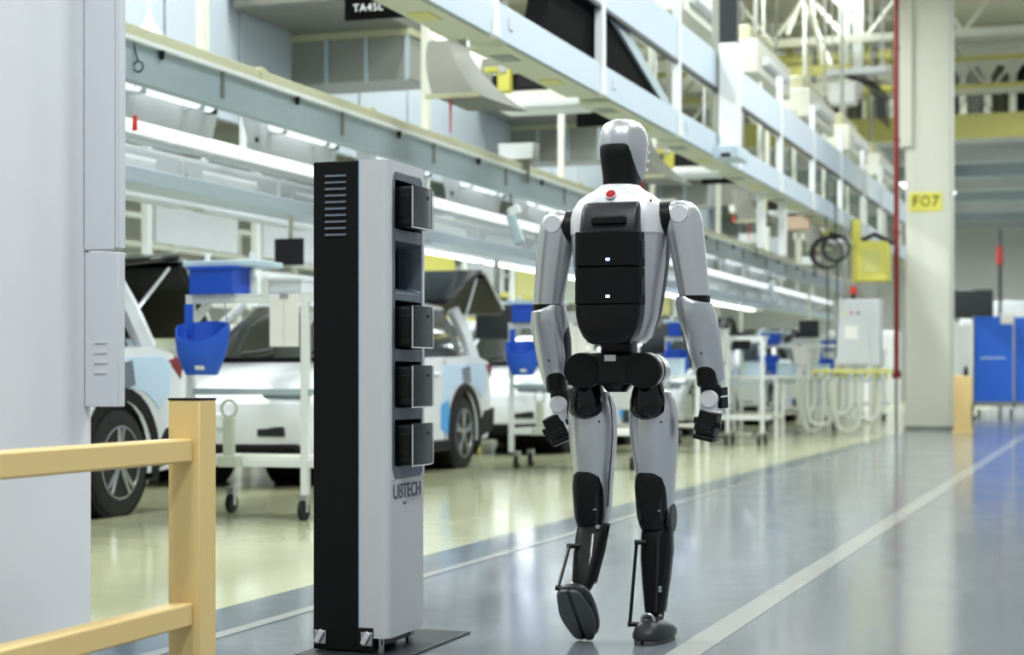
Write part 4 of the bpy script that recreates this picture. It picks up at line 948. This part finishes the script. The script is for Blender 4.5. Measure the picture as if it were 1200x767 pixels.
for i, (px, py, z) in enumerate(((892, 225, 22.2), (917, 240, 23.6))):
    p = at(px, py, z); tag(MB().box(-.05, .05, -.05, .05, 2.48, 3.22).build('support_post', 'white_paint', loc=(p.x, p.y, 0), bevel=.005), ['white support post under the walkway, left one of the pair', 'white support post under the walkway, beside the peach bin'][i], 'post')

# ================================================================== RIGHT END OF THE AISLE
cp = at(1140, 440, 40.0)
t = thing('blue_cart', 'large blue panelled cart on a metal base at the end of the aisle', 'cart', (cp.x, cp.y, 0))
MB().box(0, .86, 0, .03, .32, 2.22).build('front_panel', 'blue_panel', t, bevel=.01); MB().box(.88, 2.2, .05, .08, .32, 2.2).build('side_panel', 'blue_panel', t, bevel=.01); MB().box(0, .03, .03, 1.4, .32, 2.2).build('end_panel', 'blue_panel', t, bevel=.01)
MB().box(.16, .7, -.004, 0, 1.28, 1.31).build('marking', 'pale_blue', t)
for x in (0, .86, 2.16): MB().box(x, x + .04, 0, .04, .1, 2.24).build('upright', 'steel', t)
MB().box(0, 2.2, 0, 1.4, .22, .32).build('base_frame', 'duct_grey', t)
for x in (.1, .8, 1.5, 2.1): MB().cyl((x, .1, .08), (x + .05, .1, .08), .08, .08, 14).build('caster', 'tyre', t)
MB().box(.6, .86, -.02, .3, 2.05, 2.3).build('paper_box', 'sheet_white', t)
p = at(1141, 356, 52.0)
t = thing('large_screen', 'large black display screen beyond the blue cart', 'screen', (p.x, p.y, 0))
MB().box(-.58, .55, 0, .08, p.z - .42, p.z + .42).build('panel', 'screen', t, bevel=.02); MB().box(-.05, .05, .08, .16, 0, p.z).build('stand', 'cream_paint', t); MB().box(-.4, .4, -.1, .4, 0, .04).build('foot', 'cream_paint', t)
p = at(1172, 300, 50)
t = thing('red_beacon_post', 'dark post with red fittings beyond the blue cart', 'post', (p.x, p.y, 0))
MB().cyl((0, 0, 0), (0, 0, 5), .05, .05, 8).build('pole', 'charcoal', t); MB().cyl((0, 0, 4.0), (0, 0, 4.5), .1, .1, 10).build('beacon', 'red_pipe', t)
p = at(1132, 440, 38)
t = thing('traffic_cone', 'small black cone standing behind the yellow guard block', 'cone', (p.x, p.y, 0))
MB().loft([(.04, 0, 0, .17, .17), (1.1, 0, 0, .03, .03)], 20).build('cone', 'black_matt', t); MB().box(-.2, .2, -.2, .2, 0, .04).build('base', 'black_matt', t)
# white storage cabinets in the background under the mezzanine
for i, (px, z, ww, hh) in enumerate(((1120, 58, 2.0, 2.6), (1165, 60, 2.2, 3.4), (1195, 56, 1.5, 2.2), (1010, 52, 2.0, 2.2), (960, 48, 2.4, 2.0))):
    p = at(px, 440, z)
    t = thing('storage_cabinet', ['white storage cabinet behind the yellow guard block', 'tall white storage cabinet behind the blue cart', 'white storage cabinet at the right edge', 'white storage cabinet behind the red pipe', 'white storage cabinet behind the hoses'][i], 'cabinet', (p.x, p.y, 0), 0, 'white storage cabinets at the hall end')
    MB().box(-ww / 2, ww / 2, 0, .8, 0, hh).build('case', 'white_paint', t, bevel=.01)
    for k in (0, 1): d = MB().box(-ww / 2 + .03 + k * ww / 2, -.03 + k * ww / 2, -.02, 0, .1, hh - .06).build('door', 'guard_grey', t, bevel=.008)
    MB().box(-.08, -.05, -.05, -.02, hh * .45, hh * .55).build('handle', 'charcoal', t)
# mezzanine
MZ, MY = 6.9, 46.0
t = thing('mezzanine', 'high mezzanine deck with yellow edge beam and yellow railing', 'mezzanine', (0, MY, 0))
MB().box(-20, 8, 0, 26, MZ, MZ + .25).build('deck', 'guard_grey', t); MB().box(-20, 8, -.2, 0, MZ - .1, MZ + .5).build('edge_beam', 'beam_yellow', t)
for k in range(7): MB().box(-20, 8, 2 + 3.6 * k, 2.3 + 3.6 * k, MZ - .45, MZ).build('joist', 'teal_grey' if k % 2 else 'guard_grey', t)
for k in range(15): MB().box(-20 + 2 * k - .05, -20 + 2 * k + .05, -.1, 0, MZ + .5, MZ + 2.6).build('rail_post', 'beam_yellow', t)
for z in (1.2, 1.9, 2.6): MB().box(-20, 8, -.09, -.01, MZ + z - .06, MZ + z + .06).build('rail', 'beam_yellow', t)
for i in range(16):
    x = -7.2 + .62 * i
    tag(MB().loft([(MZ + .25, 0, 0, .22, .22), (MZ + 1.7, 0, 0, .22, .22), (MZ + 1.95, 0, 0, .08, .08)], 16, 2.4).build('tank', ('charcoal', 'duct_grey', 'guard_grey', 'hood_grey')[i % 4], loc=(x, MY + 1.6, 0)), ORD[i] + ' upright tank from the left behind the mezzanine railing', 'tank', 'tanks on the mezzanine')
# service pipes crossing under the roof left of the red pipe
for i, (py, r, m_, lab) in enumerate(((30, .09, 'cream_paint', 'topmost cream service pipe under the roof'), (56, .06, 'lime_yellow', 'thin yellow service pipe below the topmost cream one'), (74, .13, 'beam_yellow', 'thick yellow service pipe left of the red pipe'), (94, .2, 'cream_paint', 'thick cream service pipe above the lowest yellow one'), (112, .08, 'lime_yellow', 'lowest yellow service pipe left of the red pipe'))):
    a, b = at(868, py, 43), at(1052, py, 43)
    t = thing('service_pipe', lab, 'pipe', (a.x, a.y, a.z), 0, 'service pipes under the roof')
    MB().cyl((0, 0, 0), (b.x - a.x, 0, 0), r, r, 14).build('pipe', m_, t)
    for q in (.1, .5, .9): MB().cyl(((b.x - a.x) * q - .04, 0, 0), ((b.x - a.x) * q + .04, 0, 0), r + .03, r + .03, 14).build('clamp', 'duct_grey', t)
    for q in (.13, .87): MB().cyl(((b.x - a.x) * q + .07 * i, 0, 0), ((b.x - a.x) * q + .07 * i, 0, 9.58 - a.z), .02, seg=6).build('rod', 'guard_grey', t)
for i, (p0, p1) in enumerate((((942, 0), (975, 82)), ((938, 0), (922, 40)), ((960, 10), (990, 45)))):
    a, b = at(*p0, 40), at(*p1, 40); d = b - a
    tag(MB().cyl((0, 0, 0), tuple(d), .06, .06, 10).cyl((0, 0, 0), tuple(-d * .3), .06, .06, 10).build('roof_brace', 'cream_paint', loc=a), ['long slanted cream brace under the roof', 'short slanted cream brace leaning left under the roof', 'short slanted cream brace beside the paired roof posts'][i], 'brace')
p = at(1022, 116, 36)
t = thing('cable_bundle', 'bundle of dark cables drooping beside the red pipe under the roof', 'cable', p)
for k in range(5): MB().tube([(-.6 + .1 * k, 0, .5), (-.2 + .1 * k, .05 * k, .35 - .04 * k), (.1 + .05 * k, .05 * k, 0), (.12 + .05 * k, 0, -.4 - .05 * k)], .02, 6).build('strand', 'cable', t)
MB().box(-.9, .3, -.15, .3, .5, .62).build('tray', 'guard_grey', t); MB().box(-.85, -.3, -.2, .2, -.1, .35).build('junction', 'white_paint', t, bevel=.04)
for q in (-.8, .2): MB().cyl((q, 0, .62), (q, 0, 9.58 - p.z), .02, seg=6).build('rod', 'guard_grey', t)
# paired white posts and braces by the mezzanine
for i, px in enumerate((990, 1006)):
    p = at(px, 0, 38); tag(MB().box(-.11, .11, -.1, .1, 6.9, 9.6).build('drop_post', 'white_paint', loc=(p.x, p.y, 0), bevel=.01), ['white roof post, left one of the pair left of the red pipe', 'white roof post, right one of the pair left of the red pipe'][i], 'post')
p = at(905, 95, 37.5); t = thing('yellow_stand', 'small yellow column unit beyond the walkway', 'machine', p)
MB().box(-.14, .14, -.1, .1, -.1, .45).build('body', 'lime_yellow', t, bevel=.03); MB().box(-.9, 1.6, .1, .25, .1, .3).build('beam', 'beam_yellow', t); MB().box(-1.2, 1.8, .2, .5, -.35, -.05).build('duct', 'cream_paint', t, bevel=.04); MB().cyl((1.0, .3, .3), (.5, .3, 3), .05, .05, 8).build('brace', 'cream_paint', t)
